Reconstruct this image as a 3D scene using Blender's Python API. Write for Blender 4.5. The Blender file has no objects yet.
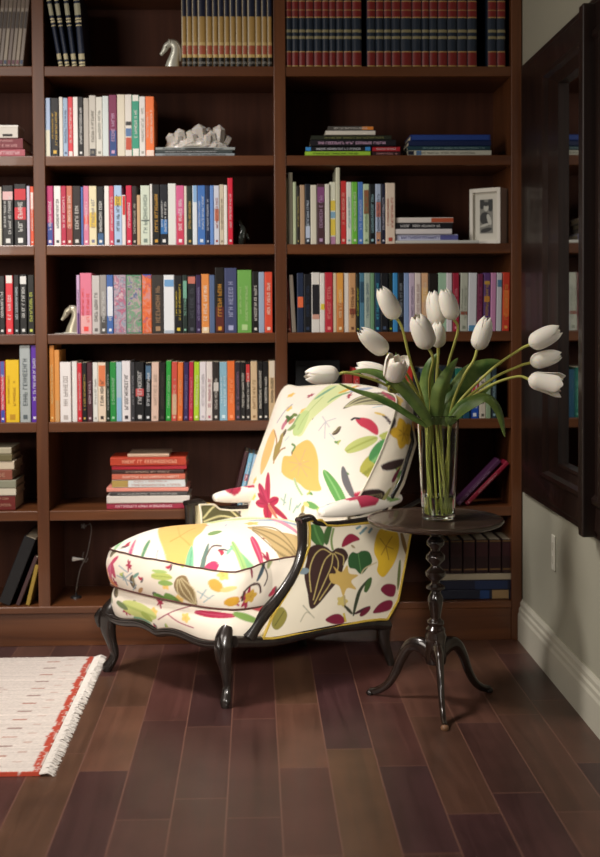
import bpy, bmesh, math, random
import numpy as np
from mathutils import Vector, Matrix, Euler
from mathutils.bvhtree import BVHTree
random.seed(7)
SC = bpy.context.scene
COL = SC.collection
R = math.radians

# ------------------------------------------------------------------ camera
W_PX, H_PX, F_PX, CAM_Z = 600, 857, 1190.0, 1.19
PX, PY = 290.0, 354.0
yaw, pitch, roll = R(1.7), R(1.7), R(0.35)
fw = Vector((math.sin(yaw)*math.cos(pitch), math.cos(yaw)*math.cos(pitch), -math.sin(pitch)))
r0 = Vector((math.cos(yaw), -math.sin(yaw), 0)); u0 = r0.cross(fw)
rt = math.cos(roll)*r0 - math.sin(roll)*u0
up = math.sin(roll)*r0 + math.cos(roll)*u0
CO = Vector((0, 0, CAM_Z))
cam_d = bpy.data.cameras.new('camera'); cam = bpy.data.objects.new('camera', cam_d); COL.objects.link(cam)
m3 = Matrix((rt, up, -fw)).transposed()
cam.matrix_world = Matrix.Translation(CO) @ m3.to_4x4()
cam_d.sensor_fit = 'VERTICAL'; cam_d.sensor_height = 36; cam_d.lens = F_PX/H_PX*36
cam_d.shift_x = (W_PX/2-PX)/H_PX; cam_d.shift_y = -(H_PX/2-PY)/H_PX
cam_d.clip_start = 0.05
cam_d.dof.use_dof = True; cam_d.dof.focus_distance = 3.62; cam_d.dof.aperture_fstop = 2.4
SC.camera = cam

def ray(x, y): return fw + rt*((x-PX)/F_PX) - up*((y-PY)/F_PX)
def at(x, y, Y):
    d = ray(x, y); return CO + d*(Y/d.y)
def on_plane(x, y, a, b, c):
    a, b, c = Vector(a), Vector(b), Vector(c); n = (b-a).cross(c-a); d = ray(x, y)
    return CO + d*((a-CO).dot(n)/d.dot(n))

# ------------------------------------------------------------------ world and lights
wd = bpy.data.worlds.new('world'); SC.world = wd; wd.use_nodes = True
wd.node_tree.nodes['Background'].inputs[0].default_value = (1.0, 0.93, 0.88, 1)
wd.node_tree.nodes['Background'].inputs[1].default_value = 0.038
def area(name, loc, target, sx, sy, power, col, spread=180):
    l = bpy.data.lights.new(name, 'AREA'); l.shape = 'RECTANGLE'; l.size = sx; l.size_y = sy
    l.energy = power; l.color = col; l.spread = R(spread)
    o = bpy.data.objects.new(name, l); COL.objects.link(o); o.location = loc
    o.rotation_euler = (Vector(target)-Vector(loc)).to_track_quat('-Z', 'Y').to_euler()
    return o
area('ceiling_light', (-1.0, 3.2, 2.75), (-0.35, 3.75, 0.3), 0.45, 0.45, 21, (1.0, 0.93, 0.88), 100)
area('window_light', (-1.9, 1.6, 1.9), (-0.45, 4.3, 1.15), 1.0, 1.4, 43, (1.0, 0.91, 0.82))
area('chair_fill_light', (0.15, 0.9, 1.35), (0.05, 3.75, 0.33), 0.3, 0.3, 2.2, (1.0, 0.95, 0.88), 26)  # added fill for the chair's side panel; no window stands there
SC.view_settings.view_transform = 'Standard'; SC.view_settings.look = 'None'
SC.view_settings.gamma = 1; SC.view_settings.use_curve_mapping = False
SC.view_settings.exposure = 0.0

# ------------------------------------------------------------------ materials
def lin(c): return tuple((v/12.92 if v <= .04045 else ((v+.055)/1.055)**2.4) for v in c)
def hexl(h): return lin(tuple(int(h[i:i+2], 16)/255 for i in (0, 2, 4)))
MC = {}
def mat(name, col=(.5, .5, .5), rough=.5, metal=0, spec=.5, coat=0, sheen=0, trans=0, ior=1.45, sub=0):
    if name in MC: return MC[name]
    m = bpy.data.materials.new(name); m.use_nodes = True; b = m.node_tree.nodes['Principled BSDF']
    b.inputs['Base Color'].default_value = (*col[:3], 1); b.inputs['Roughness'].default_value = rough
    b.inputs['Metallic'].default_value = metal; b.inputs['Specular IOR Level'].default_value = spec
    b.inputs['Coat Weight'].default_value = coat; b.inputs['Sheen Weight'].default_value = sheen
    b.inputs['Transmission Weight'].default_value = trans; b.inputs['IOR'].default_value = ior
    if sub: b.inputs['Subsurface Weight'].default_value = sub; b.inputs['Subsurface Radius'].default_value = (.02, .012, .006)
    # gentle procedural variation of the surface
    nt = m.node_tree
    if not trans:
        tc = nt.nodes.new('ShaderNodeTexCoord'); nz = nt.nodes.new('ShaderNodeTexNoise'); nz.inputs['Scale'].default_value = 60
        mr = nt.nodes.new('ShaderNodeMapRange'); mr.inputs[3].default_value = max(0, rough-.06); mr.inputs[4].default_value = min(1, rough+.08)
        nt.links.new(tc.outputs['Object'], nz.inputs[0]); nt.links.new(nz.outputs[0], mr.inputs[0]); nt.links.new(mr.outputs[0], b.inputs['Roughness'])
    MC[name] = m; return m
def hm(h, rough=.5, **k): return mat('c_%s_%d' % (h, int(rough*100)), hexl(h), rough, **k)

def wood(name, c1, c2, rough, axis, scale=1.0, coat=0.0, bump=.05, spec=.5):
    m = bpy.data.materials.new(name); m.use_nodes = True; nt = m.node_tree; b = nt.nodes['Principled BSDF']; L = nt.links.new
    tc = nt.nodes.new('ShaderNodeTexCoord'); mp = nt.nodes.new('ShaderNodeMapping')
    sc = [22*scale]*3; sc[axis] = 1.3*scale; mp.inputs['Scale'].default_value = sc
    nz = nt.nodes.new('ShaderNodeTexNoise'); nz.inputs['Scale'].default_value = 1.0; nz.inputs['Detail'].default_value = 7; nz.inputs['Distortion'].default_value = .6
    cr = nt.nodes.new('ShaderNodeValToRGB'); cr.color_ramp.elements[0].position = .3; cr.color_ramp.elements[1].position = .72
    cr.color_ramp.elements[0].color = (*c1, 1); cr.color_ramp.elements[1].color = (*c2, 1)
    bp = nt.nodes.new('ShaderNodeBump'); bp.inputs['Strength'].default_value = bump; bp.inputs['Distance'].default_value = .002
    L(tc.outputs['Object'], mp.inputs[0]); L(mp.outputs[0], nz.inputs[0]); L(nz.outputs[0], cr.inputs[0]); L(cr.outputs[0], b.inputs['Base Color'])
    L(nz.outputs[0], bp.inputs['Height']); L(bp.outputs[0], b.inputs['Normal'])
    b.inputs['Roughness'].default_value = rough; b.inputs['Coat Weight'].default_value = coat; b.inputs['Specular IOR Level'].default_value = spec
    MC[name] = m; return m
SHELF_A, SHELF_B = hexl('4f2c18'), hexl('6f4224')
wood_x = wood('cherry_wood_x', SHELF_A, SHELF_B, .34, 0, coat=.15)
wood_z = wood('cherry_wood_z', SHELF_A, SHELF_B, .36, 2, coat=.15)
wood_back = wood('cherry_wood_back', hexl('3c2016'), hexl('502e20'), .65, 2, spec=.2)  # darker than the shelves: shade of the recess put into the colour
wood_frame = wood('dark_frame_wood', hexl('150b08'), hexl('2a1810'), .42, 2, coat=.1)
wood_table = wood('table_wood', hexl('16100d'), hexl('2b1d16'), .22, 0, coat=.4)
wood_black = wood('black_chair_wood', hexl('14100e'), hexl('2a231f'), .27, 2, scale=2, coat=.3)

def floor_mat():
    m = bpy.data.materials.new('plank_floor'); m.use_nodes = True; nt = m.node_tree; b = nt.nodes['Principled BSDF']; L = nt.links.new
    N = nt.nodes.new
    tc = N('ShaderNodeTexCoord'); sp = N('ShaderNodeSeparateXYZ'); L(tc.outputs['Object'], sp.inputs[0])
    cb = N('ShaderNodeCombineXYZ'); 
    ax = N('ShaderNodeMath'); ax.operation = 'ADD'; ax.inputs[1].default_value = 0.0755+1.32; L(sp.outputs['X'], ax.inputs[0])
    L(sp.outputs['Y'], cb.inputs['X']); L(ax.outputs[0], cb.inputs['Y'])
    br = N('ShaderNodeTexBrick'); br.offset = .37; br.offset_frequency = 3; br.squash = 1.35; br.squash_frequency = 2
    br.inputs['Scale'].default_value = 1; br.inputs['Brick Width'].default_value = .52; br.inputs['Row Height'].default_value = .132
    br.inputs['Mortar Size'].default_value = .0022; br.inputs['Mortar Smooth'].default_value = .3; br.inputs['Bias'].default_value = 0
    br.inputs['Color1'].default_value = (0, 0, 0, 1); br.inputs['Color2'].default_value = (1, 1, 1, 1); br.inputs['Mortar'].default_value = (.5, .5, .5, 1)
    L(cb.outputs[0], br.inputs['Vector'])
    cr = N('ShaderNodeValToRGB'); e = cr.color_ramp.elements
    e[0].color = (*hexl('342122'), 1); e[0].position = 0; e[1].color = (*hexl('664434'), 1); e[1].position = 1
    for p, c in ((.25, '52322c'), (.45, '42292a'), (.62, '5c402e'), (.8, '4a302c')):
        k = e.new(p); k.color = (*hexl(c), 1)
    L(br.outputs['Color'], cr.inputs[0])
    mp = N('ShaderNodeMapping'); mp.inputs['Scale'].default_value = (26, 1.8, 10); L(tc.outputs['Object'], mp.inputs[0])
    nz = N('ShaderNodeTexNoise'); nz.inputs['Scale'].default_value = 1; nz.inputs['Detail'].default_value = 8; nz.inputs['Distortion'].default_value = 1; L(mp.outputs[0], nz.inputs[0])
    n2 = N('ShaderNodeTexNoise'); n2.inputs['Scale'].default_value = 5; n2.inputs['Detail'].default_value = 3; L(tc.outputs['Object'], n2.inputs[0])
    ad = N('ShaderNodeMath'); ad.operation = 'ADD'; L(nz.outputs[0], ad.inputs[0]); L(n2.outputs[0], ad.inputs[1])
    mr = N('ShaderNodeMapRange'); mr.inputs[1].default_value = .65; mr.inputs[2].default_value = 1.35; mr.inputs[3].default_value = .62; mr.inputs[4].default_value = 1.3; L(ad.outputs[0], mr.inputs[0])
    mx = N('ShaderNodeVectorMath'); mx.operation = 'SCALE'; L(cr.outputs[0], mx.inputs[0]); L(mr.outputs[0], mx.inputs['Scale'])
    mm = N('ShaderNodeMix'); mm.data_type = 'RGBA'; L(br.outputs['Fac'], mm.inputs['Factor']); L(mx.outputs[0], mm.inputs['A']); mm.inputs['B'].default_value = (*hexl('6e4c40'), 1)  # plank gaps drawn lighter: bevel highlights put into their colour
    L(mm.outputs['Result'], b.inputs['Base Color'])
    r = N('ShaderNodeMapRange'); r.inputs[3].default_value = .28; r.inputs[4].default_value = .46; L(nz.outputs[0], r.inputs[0]); L(r.outputs[0], b.inputs['Roughness'])
    bp = N('ShaderNodeBump'); bp.inputs['Strength'].default_value = .25; bp.inputs['Distance'].default_value = .002
    sb = N('ShaderNodeMath'); sb.operation = 'SUBTRACT'; L(nz.outputs[0], sb.inputs[0]); L(br.outputs['Fac'], sb.inputs[1]); L(sb.outputs[0], bp.inputs['Height']); L(bp.outputs[0], b.inputs['Normal'])
    return m

def wall_mat():
    m = mat('wall_paint', hexl('a9a795'), .7); nt = m.node_tree; b = nt.nodes['Principled BSDF']
    nz = nt.nodes.new('ShaderNodeTexNoise'); nz.inputs['Scale'].default_value = 180
    bp = nt.nodes.new('ShaderNodeBump'); bp.inputs['Strength'].default_value = .08; bp.inputs['Distance'].default_value = .002
    nt.links.new(nz.outputs[0], bp.inputs['Height']); nt.links.new(bp.outputs[0], b.inputs['Normal']); return m

def fabric_mat(name):
    m = bpy.data.materials.new(name); m.use_nodes = True; nt = m.node_tree; b = nt.nodes['Principled BSDF']; L = nt.links.new
    at_ = nt.nodes.new('ShaderNodeAttribute'); at_.attribute_name = 'Print'; L(at_.outputs['Color'], b.inputs['Base Color'])
    b.inputs['Roughness'].default_value = .8; b.inputs['Sheen Weight'].default_value = .1; b.inputs['Specular IOR Level'].default_value = .25
    tc = nt.nodes.new('ShaderNodeTexCoord'); nz = nt.nodes.new('ShaderNodeTexNoise'); nz.inputs['Scale'].default_value = 9; nz.inputs['Detail'].default_value = 3
    bp = nt.nodes.new('ShaderNodeBump'); bp.inputs['Strength'].default_value = .35; bp.inputs['Distance'].default_value = .012
    L(tc.outputs['Object'], nz.inputs[0]); L(nz.outputs[0], bp.inputs['Height']); L(bp.outputs[0], b.inputs['Normal'])
    return m
FAB = fabric_mat('floral_linen')

# ------------------------------------------------------------------ mesh helpers
def tag(o, label=None, cat=None, group=None, kind=None):
    if label: o['label'] = label
    if cat: o['category'] = cat
    if group: o['group'] = group
    if kind: o['kind'] = kind
    return o
def empty(name, loc=(0, 0, 0), rz=0):
    o = bpy.data.objects.new(name, None); COL.objects.link(o); o.location = loc; o.rotation_euler.z = rz
    o.empty_display_size = .05; return o
def link(name, me, parent=None, loc=None):
    o = bpy.data.objects.new(name, me); COL.objects.link(o)
    if parent: o.parent = parent
    if loc is not None: o.location = loc
    return o
class MB:
    def __init__(s): s.v = []; s.f = []; s.m = []
    def add(s, vs, fs, mi=0):
        o = len(s.v); s.v += [tuple(v) for v in vs]; s.f += [tuple(i+o for i in f) for f in fs]; s.m += [mi]*len(fs); return s
    def box(s, x0, y0, z0, x1, y1, z1, mi=0):
        return s.add([(x0,y0,z0),(x1,y0,z0),(x1,y1,z0),(x0,y1,z0),(x0,y0,z1),(x1,y0,z1),(x1,y1,z1),(x0,y1,z1)],
                     [(0,3,2,1),(4,5,6,7),(0,1,5,4),(1,2,6,5),(2,3,7,6),(3,0,4,7)], mi)
    def grid(s, P, mi=0, closed_u=False, closed_v=False):
        nu, nv = len(P), len(P[0]); vs = [p for row in P for p in row]; fs = []
        for i in range(nu if closed_u else nu-1):
            for j in range(nv if closed_v else nv-1):
                a, b = i*nv+j, i*nv+(j+1) % nv; c, d = ((i+1) % nu)*nv+(j+1) % nv, ((i+1) % nu)*nv+j
                fs.append((a, b, c, d))
        return s.add(vs, fs, mi)
    def tube(s, pts, rad, n=10, mi=0, flat=1.0, res=0, upv=None):
        pts = [Vector(p) for p in pts]
        if not hasattr(rad, '__len__'): rad = [rad]*len(pts)
        if res: pts, rad = smooth(pts, list(rad), res)
        rows = []; prev = None
        for i, p in enumerate(pts):
            t = (pts[min(i+1, len(pts)-1)]-pts[max(i-1, 0)]).normalized()
            if upv is not None: a = Vector(upv)
            elif prev is None: a = Vector((0, 0, 1)) if abs(t.z) < .9 else Vector((1, 0, 0))
            else: a = prev
            nrm = (a - t*a.dot(t)).normalized(); prev = nrm; bn = t.cross(nrm)
            rows.append([p+(nrm*math.cos(2*math.pi*k/n)*flat+bn*math.sin(2*math.pi*k/n))*rad[i] for k in range(n)])
        s.grid(rows, mi, closed_v=True); o = len(s.v)
        s.add(rows[0], [tuple(range(n))[::-1]], mi); s.add(rows[-1], [tuple(range(n))], mi); return s
    def lathe(s, prof, n=32, c=(0, 0, 0), mi=0):
        rows = [[(c[0]+r*math.cos(2*math.pi*k/n), c[1]+r*math.sin(2*math.pi*k/n), c[2]+z) for k in range(n)] for r, z in prof]
        s.grid(rows, mi, closed_v=True)
        s.add(rows[0], [tuple(range(n))[::-1]], mi); s.add(rows[-1], [tuple(range(n))], mi); return s
    def build(s, name, mats, parent=None, loc=None, shade=False, bevel=0, fn=None, weld=True, bseg=2):
        vs = [Vector(v) for v in s.v]
        if fn: vs = [fn(v) for v in vs]
        me = bpy.data.meshes.new(name); me.from_pydata(vs, [], s.f)
        for m in (mats if isinstance(mats, (list, tuple)) else [mats]): me.materials.append(m)
        me.polygons.foreach_set('material_index', s.m)
        bm = bmesh.new(); bm.from_mesh(me)
        if weld: bmesh.ops.remove_doubles(bm, verts=bm.verts, dist=1e-5)
        bmesh.ops.recalc_face_normals(bm, faces=bm.faces)
        bm.to_mesh(me); bm.free()
        if shade:
            me.polygons.foreach_set('use_smooth', [True]*len(me.polygons))
            try: me.set_sharp_from_angle(angle=R(50))
            except Exception: pass
        o = link(name, me, parent, loc)
        if bevel:
            b = o.modifiers.new('bevel', 'BEVEL'); b.width = bevel; b.segments = bseg; b.limit_method = 'ANGLE'
        return o
def smooth(pts, rad, res):
    P = [Vector(p) for p in pts]; out = []; ro = []; n = len(P)
    for i in range(n-1):
        p0, p1, p2, p3 = P[max(i-1, 0)], P[i], P[i+1], P[min(i+2, n-1)]
        for k in range(res):
            t = k/res
            out.append(.5*((2*p1)+(-p0+p2)*t+(2*p0-5*p1+4*p2-p3)*t*t+(-p0+3*p1-3*p2+p3)*t**3)); ro.append(rad[i]*(1-t)+rad[i+1]*t)
    out.append(P[-1]); ro.append(rad[-1]); return out, ro
def box_obj(name, b, m, parent=None, bevel=0, kind=None):
    o = MB().box(*b).build(name, m, parent, bevel=bevel)
    if kind: o['kind'] = kind
    return o
def interp(t, tab):
    for (a, x), (b, y) in zip(tab, tab[1:]):
        if t <= b: return x+(y-x)*(t-a)/(b-a) if b > a else y
    return tab[-1][1]

# ------------------------------------------------------------------ setting
YF = 4.33                                   # front plane of the bookcase
XW = 0.982                                  # right wall
box_obj('floor', (-3.2, -1.2, -.05, XW+.15, 4.95, 0), floor_mat(), kind='structure')
box_obj('wall_right', (XW, -1.2, 0, XW+.15, 4.95, 2.9), wall_mat(), kind='structure')
box_obj('wall_back', (-3.2, 4.80, 0, XW, 4.95, 2.9), wall_mat(), kind='structure')
# baseboard with stepped cap
mb = MB(); prof = [(0, 0), (.019, 0), (.019, .095), (.015, .105), (.015, .118), (.010, .124), (.010, .138), (.004, .15), (0, .15)]
rows = [[(XW-p, y, z) for p, z in prof] for y in (-1.2, YF)]
mb.grid(rows); mb.add(rows[0], [tuple(range(len(prof)))]); mb.add(rows[1], [tuple(range(len(prof)))[::-1]])
tag(mb.build('baseboard_right', mat('white_trim', hexl('c6c3b2'), .45)), kind='structure')

# ------------------------------------------------------------------ bookcase
SH = [0.148, 0.4965, 0.8195, 1.1395, 1.461, 1.782, 2.1035, 2.425]      # tops of the shelves
ST = .0365
bc = tag(empty('bookcase', (0, YF, 0)), 'tall built-in cherry wood bookcase filling the wall behind the armchair', 'bookcase')
def bpart(name, x0, y0, z0, x1, y1, z1, m, bev=.002):
    return MB().box(x0, y0-YF, z0, x1, y1-YF, z1).build(name, m, bc, bevel=bev)
YB = 4.66
BAYS = {'left': (-1.62, -.793), 'middle': (-.750, .0755), 'right': (.1185, .940)}
for x0, x1 in ((-.793, -.750), (.0755, .1185)):
    bpart('divider', x0, YF, SH[0]-.02, x1, YB, 2.62, wood_z)
bpart('side_panel', .940, YF, .0, XW-.004, YB, 2.62, wood_z)
bpart('side_panel', -1.66, YF, .0, -1.62, YB, 2.62, wood_z)
bpart('back_panel', -1.66, YB, 0, XW-.004, YB+.015, 2.62, wood_back)
for bay, (x0, x1) in BAYS.items():
    for z in SH[1:]: bpart('shelf', x0-.001, YF+.004, z-ST, x1+.001, YB, z, wood_x, .003)
bpart('bottom_board', -1.62, YF-.004, SH[0]-.028, .940, YB, SH[0], wood_x, .004)
bpart('plinth', -1.62, YF+.006, 0, .940, YF+.03, SH[0]-.028, wood_x)

# ------------------------------------------------------------------ books
PAGE = mat('paper', hexl('d8cdb2'), .8)
def glyphs(mb, u0, u1, v0, v1, along, mi, dens=1.0, rnd=random):
    """rows of letter-like strokes between u0..u1 (reading direction) and v0..v1 (across)"""
    h = v1-v0; w = h*.62; u = u0; y = -.0007
    def q(a, b, c, d):
        if along == 'z': s.append([(b*0+c, y, a), (d, y, a), (d, y, b), (c, y, b)])
        else: s.append([(a, y, c), (b, y, c), (b, y, d), (a, y, d)])
    s = []
    while u+w < u1:
        if rnd.random() < .14: u += w*.8; continue
        t = w*.24
        k = rnd.random()
        def V(fr, lo=0, hi=1): q(u+w*fr, u+w*fr+t, v0+h*lo, v0+h*hi)
        def H(fr, lo=0, hi=1): q(u+w*lo, u+w*hi, v0+h*fr, v0+h*fr+h*.16)
        V(0)
        if k < .3: V(.76); H(.42)
        elif k < .5: H(.84); H(.42, 0, .8); H(0)
        elif k < .7: H(.84); V(.76, .42, 1); H(.42)
        elif k < .85: H(0)
        else: V(.76); H(.84); H(0)
        u += w*1.28
    for a in s: mb.add(a, [(0, 1, 2, 3)], mi)
COLN = {}
BOOKS = []
def make_book(w, h, d, cov, txt=None, bands=(), hard=True, rnd=random, bulge=0, textspan=(.18, .86), pubmark=True):
    """book standing on its tail at the origin, spine towards -y, x centred"""
    mb = MB(); t = min(.003 if hard else .0012, w*.2); e = .003 if hard else 0
    c = min(.0025, w*.22)
    sec = [(-w/2, c), (-w/2+c*.5, c*.25), (-w/2+c*1.2, 0), (w/2-c*1.2, 0), (w/2-c*.5, c*.25), (w/2, c), (w/2, d), (w/2-t, d), (w/2-t, t+c), (-w/2+t, t+c), (-w/2+t, d), (-w/2, d)]
    if bulge: sec[1:5] = [(q, -bulge*(1-(2*q/w)**2)) for q in (-w*.32, -w*.12, w*.12, w*.32)]
    n = len(sec); rows = [[(x, y, z) for x, y in sec] for z in (0, h)]
    mb.grid([list(r) for r in rows], closed_v=True)
    for r, z in ((0, 0), (1, h)):
        P = rows[r]; mb.add(P, [(0, 11, 10, 9), (5, 8, 7, 6), (0, 9, 8, 5), (0, 5, 4, 1), (1, 4, 3, 2)])
    o = mb.build('book', hm(cov, .42), None)
    MB().box(-w/2+t*.95, t+c, e, w/2-t*.95, d-e, h-e).build('pages', PAGE, o)
    cols = []
    for a, b, cc in bands:
        if cc not in cols: cols.append(cc)
    if bands:
        for a, b, cc in bands:
            if bulge:
                xs_ = np.linspace(-w*.46, w*.46, 7); g = MB(); yv = lambda q: -bulge*(1-(2*q/w)**2)
                F = [[(q, yv(q)-.0005, z_*h) for q in xs_] for z_ in (a, b)]; K = [[(q, yv(q)+.0010, z_*h) for q in xs_] for z_ in (a, b)]
                g.grid(F); g.grid([F[0], K[0]]); g.grid([F[1], K[1]]); g.build('spine_panel', hm(cc, .4), o, shade=True); continue
            MB().box(-w/2+c*.9, -.0005, a*h, w/2-c*.9, .0006, b*h).build('spine_panel', hm(cc, .45), o, weld=False)
    if txt and w > .009:
        g = MB(); hh = min(w*.42, .016); a0, a1 = textspan
        span0 = h*(a0+rnd.random()*.12); span1 = h*(a1-rnd.random()*.15)
        if w > .028 and rnd.random() < .5:
            glyphs(g, span0, span1, w*.04, w*.04+hh*.6, 'z', 0, rnd=rnd); g2 = MB(); glyphs(g2, h*.3, h*.75, -w*.36, -w*.36+hh*.45, 'z', 0, rnd=rnd); g2.build('author_lettering', hm(txt, .45), o, weld=False)
        else: glyphs(g, span0, span1, -hh/2, hh/2, 'z', 0, rnd=rnd)
        if pubmark: g3 = MB(); g3.add([(-w*.2, -.0007, h*.04), (w*.2, -.0007, h*.04), (w*.2, -.0007, h*.04+w*.4), (-w*.2, -.0007, h*.04+w*.4)], [(0, 1, 2, 3)]); g3.build('publisher_mark', hm(txt, .45), o, weld=False)
        g.build('title_lettering', hm(txt, .45), o, weld=False)
    return o
def artwork(cs):
    m = bpy.data.materials.new('spine_artwork'); m.use_nodes = True; nt = m.node_tree; b = nt.nodes['Principled BSDF']; L = nt.links.new
    tc = nt.nodes.new('ShaderNodeTexCoord'); nz = nt.nodes.new('ShaderNodeTexNoise'); nz.inputs['Scale'].default_value = 26; nz.inputs['Detail'].default_value = 2; nz.inputs['Distortion'].default_value = 1.6
    cr = nt.nodes.new('ShaderNodeValToRGB'); el = cr.color_ramp.elements; el[0].position = .3; el[1].position = .7; el[0].color = (*hexl(cs[0]), 1); el[1].color = (*hexl(cs[-1]), 1)
    for i, c in enumerate(cs[1:-1]): k = el.new(.3+.4*(i+1)/(len(cs)-1)); k.color = (*hexl(c), 1)
    L(tc.outputs['Object'], nz.inputs[0]); L(nz.outputs[0], cr.inputs[0]); L(cr.outputs[0], b.inputs['Base Color']); b.inputs['Roughness'].default_value = .4; return m
SHN = {6: 'top shelf', 5: 'second shelf', 4: 'third shelf', 3: 'fourth shelf', 2: 'fifth shelf', 1: 'sixth shelf', 0: 'bottom shelf'}
ORD = 'first second third fourth fifth sixth seventh eighth ninth tenth eleventh twelfth thirteenth fourteenth fifteenth sixteenth seventeenth eighteenth nineteenth twentieth'.split()
ORD += ['twenty-'+o for o in ORD[:9]] + ['thirtieth'] + ['thirty-'+o for o in ORD[:9]] + ['fortieth']
def row(bay, lvl, ytop_def, spec, depth=.15):
    """upright books, one per record: x0 x1 [top] colour text name [bands] [lean px]"""
    z0 = SH[lvl]; ents = [s.split() for s in spec.strip().split('\n')]; names = [e[5].replace('_', ' ') for e in ents]
    n = len(ents)
    for i, e in enumerate(ents):
        x0, x1 = float(e[0]), float(e[1]); yt = ytop_def if e[2] == '-' else float(e[2])
        cov, txt = e[3], (None if e[4] == '-' else e[4]); bands = []; lean = 0
        for k in e[6:]:
            if k[0] == 'N': continue
            if k[0] == 'L': lean = float(k[1:])
            else: a, b, c = k.split(','); bands.append((float(a), float(b), c))
        yy = YF+.010+random.random()*.008
        zb = z0+.0004; 
        ymid = yt+5
        A = at(x0, ymid, yy); B = at(x1, ymid, yy); T = at((x0+x1)/2, yt, yy)
        w = B.x-A.x-.0007; h = T.z-zb
        a = math.atan(lean/((h/ (1/ (F_PX/yy))))) if lean else 0
        if lean:
            h = h/math.cos(a); h -= abs(math.sin(a))*w; w = w*math.cos(a)
        o = make_book(w, h, depth+random.random()*.03, cov, txt, bands, hard=random.random() < .4)
        for k in e[6:]:
            if k[0] == 'N': MB().box(-w/2+.003, -.0006, .004, w/2-.003, .0006, h-.004).build('spine_artwork', artwork(k[1:].split('/')), o)
        base = at((x0+x1)/2, ymid+25, yy).x
        o.location = (base, yy, zb+abs(math.sin(a))*w/2+(.0006 if lean else 0)); o.rotation_euler = (0, a, 0)
        if i == 0: near = 'left end of row'
        elif i == n-1: near = 'right end of row'
        else: near = None
        nm = names[i]
        lab = '%s, %s from left, %s of %s bay' % (nm, ORD[i], SHN[lvl], bay)
        if near: lab = '%s at %s, %s %s bay' % (nm, near, SHN[lvl], bay)
        tag(o, lab, 'book', 'upright books on the %s of the %s bay' % (SHN[lvl], bay))
def stack(bay, lvl, where, spec, depth=.17, zbase=None, desc='stack'):
    """lying books, bottom one first: x0 x1 y0 y1 colour text name [bands]"""
    z = SH[lvl] if zbase is None else zbase; ents = [s.split() for s in spec.strip().split('\n')]; n = len(ents)
    for i, e in enumerate(ents):
        x0, x1, y0, y1 = map(float, e[:4]); x1 -= max(0, 254-x1)*.028; yy = YF+.012+random.random()*.012
        A = at(x0, 300, yy).x; B = at(x1, 300, yy).x; t = (y1-y0)*yy/F_PX
        bands = [(float(k.split(',')[0]), float(k.split(',')[1]), k.split(',')[2]) for k in e[7:]]
        o = make_book(t-.0005, B-A, depth, e[4], None if e[5] == '-' else e[5], bands, hard=True, pubmark=False, textspan=(.08, .95))
        o.rotation_euler = (0, R(90), 0); o.location = (A, yy, z+t/2+.0003); z += t
        pos = 'bottom of' if i == 0 else ('top of' if i == n-1 else '%s up in' % ORD[i])
        tag(o, '%s %s %s, %s %s bay' % (e[6].replace('_', ' '), pos, where, SHN[lvl], bay), 'book', 'books lying in the %s' % where)
    return z

# top shelf
bv = [(0, .02, 'c9bd94'), (.035, .06, 'c9bd94'), (.09, .17, 'b5ac8a'), (.55, .565, 'c9bd94'), (.60, .625, 'd8cca4'), (.64, .66, 'd8cca4'), (.70, .86, 'a9a68c'), (.9, .96, 'd0c49c')]
for i, (b0, b1, t0, t1) in enumerate([(58.5, 63, 46.5, 52.5), (65, 69.5, 54, 60), (72, 77, 63, 70), (79, 85.5, 73.5, 81)]):
    yy = YF+.014; h = .262; A = at(b0, 60, yy).x; B = at(b1, 60, yy).x; a = math.atan(((t0+t1-b0-b1)/2)/66)
    w = (B-A)*.98
    o = make_book(w, h, .2, '20283a', None, bv, bulge=.004); o.location = ((A+B)/2+.0, yy, SH[6]+.001+abs(math.sin(a))*w/2); o.rotation_euler = (0, a, 0)
    tag(o, 'navy volume with cream bands leaning left, %s of four, top shelf middle bay' % ORD[i], 'book', 'leaning navy volumes on the top shelf')
for i in range(7):
    yy = YF+.014; A = at(-4.5+4.1*i, 60, yy).x; B = at(-.6+4.1*i, 60, yy).x; a = math.atan(7.5/66); w = (B-A)*.95
    o = make_book(w, .262, .2, ['8f8478', '847a72', '9a8f80', '7c7069', '8c8176', '998d7e', '867a70'][i], None, [(.0, .015, '4a4038'), (.03, .085, ['3a4660', '5a3040', '3a4660', '6a3440', '5a3040', '70404a', '3a4660'][i]), (.52, .75, '3c322e'), (.8, .96, '6b5c50')])
    o.location = ((A+B)/2-.004, yy, SH[6]+.001+abs(math.sin(a))*w/2); o.rotation_euler = (0, a, 0)
    tag(o, 'grey-brown periodical volume, %s from left in top shelf of left bay' % ORD[i], 'book', 'leaning grey volumes on the top shelf')
ed = [181.5, 186.6, 192.2, 197.8, 206, 212.5, 218.1, 224.2, 229.8, 235.8, 242.1, 247.5, 255.4, 261.5, 267.3, 272.2]
for i in range(15):
    yy = YF+.014; A = at(ed[i], 40, yy).x; B = at(ed[i+1], 40, yy).x; w = B-A-.0012
    o = make_book(w, .29, .2, 'b08e50', None, [(0, .11, '16130f'), (.03, .06, 'a8a49a'), (.11, .15, 'c4a86a'), (.15, .26, 'a5543a'), (.26, .30, 'c9ae72'), (.62, .86, '1b2036'), (.86, .99, 'b79558')], hard=False, bulge=.0035)
    o.location = ((A+B)/2, yy, SH[6]+.0004)
    MB().box(-w/2+.0006, -.0022, .04, -w/2+.0006+w*.16, .0012, .29).build('hinge_strip', hm('d8cfb6', .6), o)
    tag(o, 'gold yearbook with dark band and red spot, %s from left of the matching set' % ORD[i], 'book', 'gold yearbooks on the top shelf')
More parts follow.
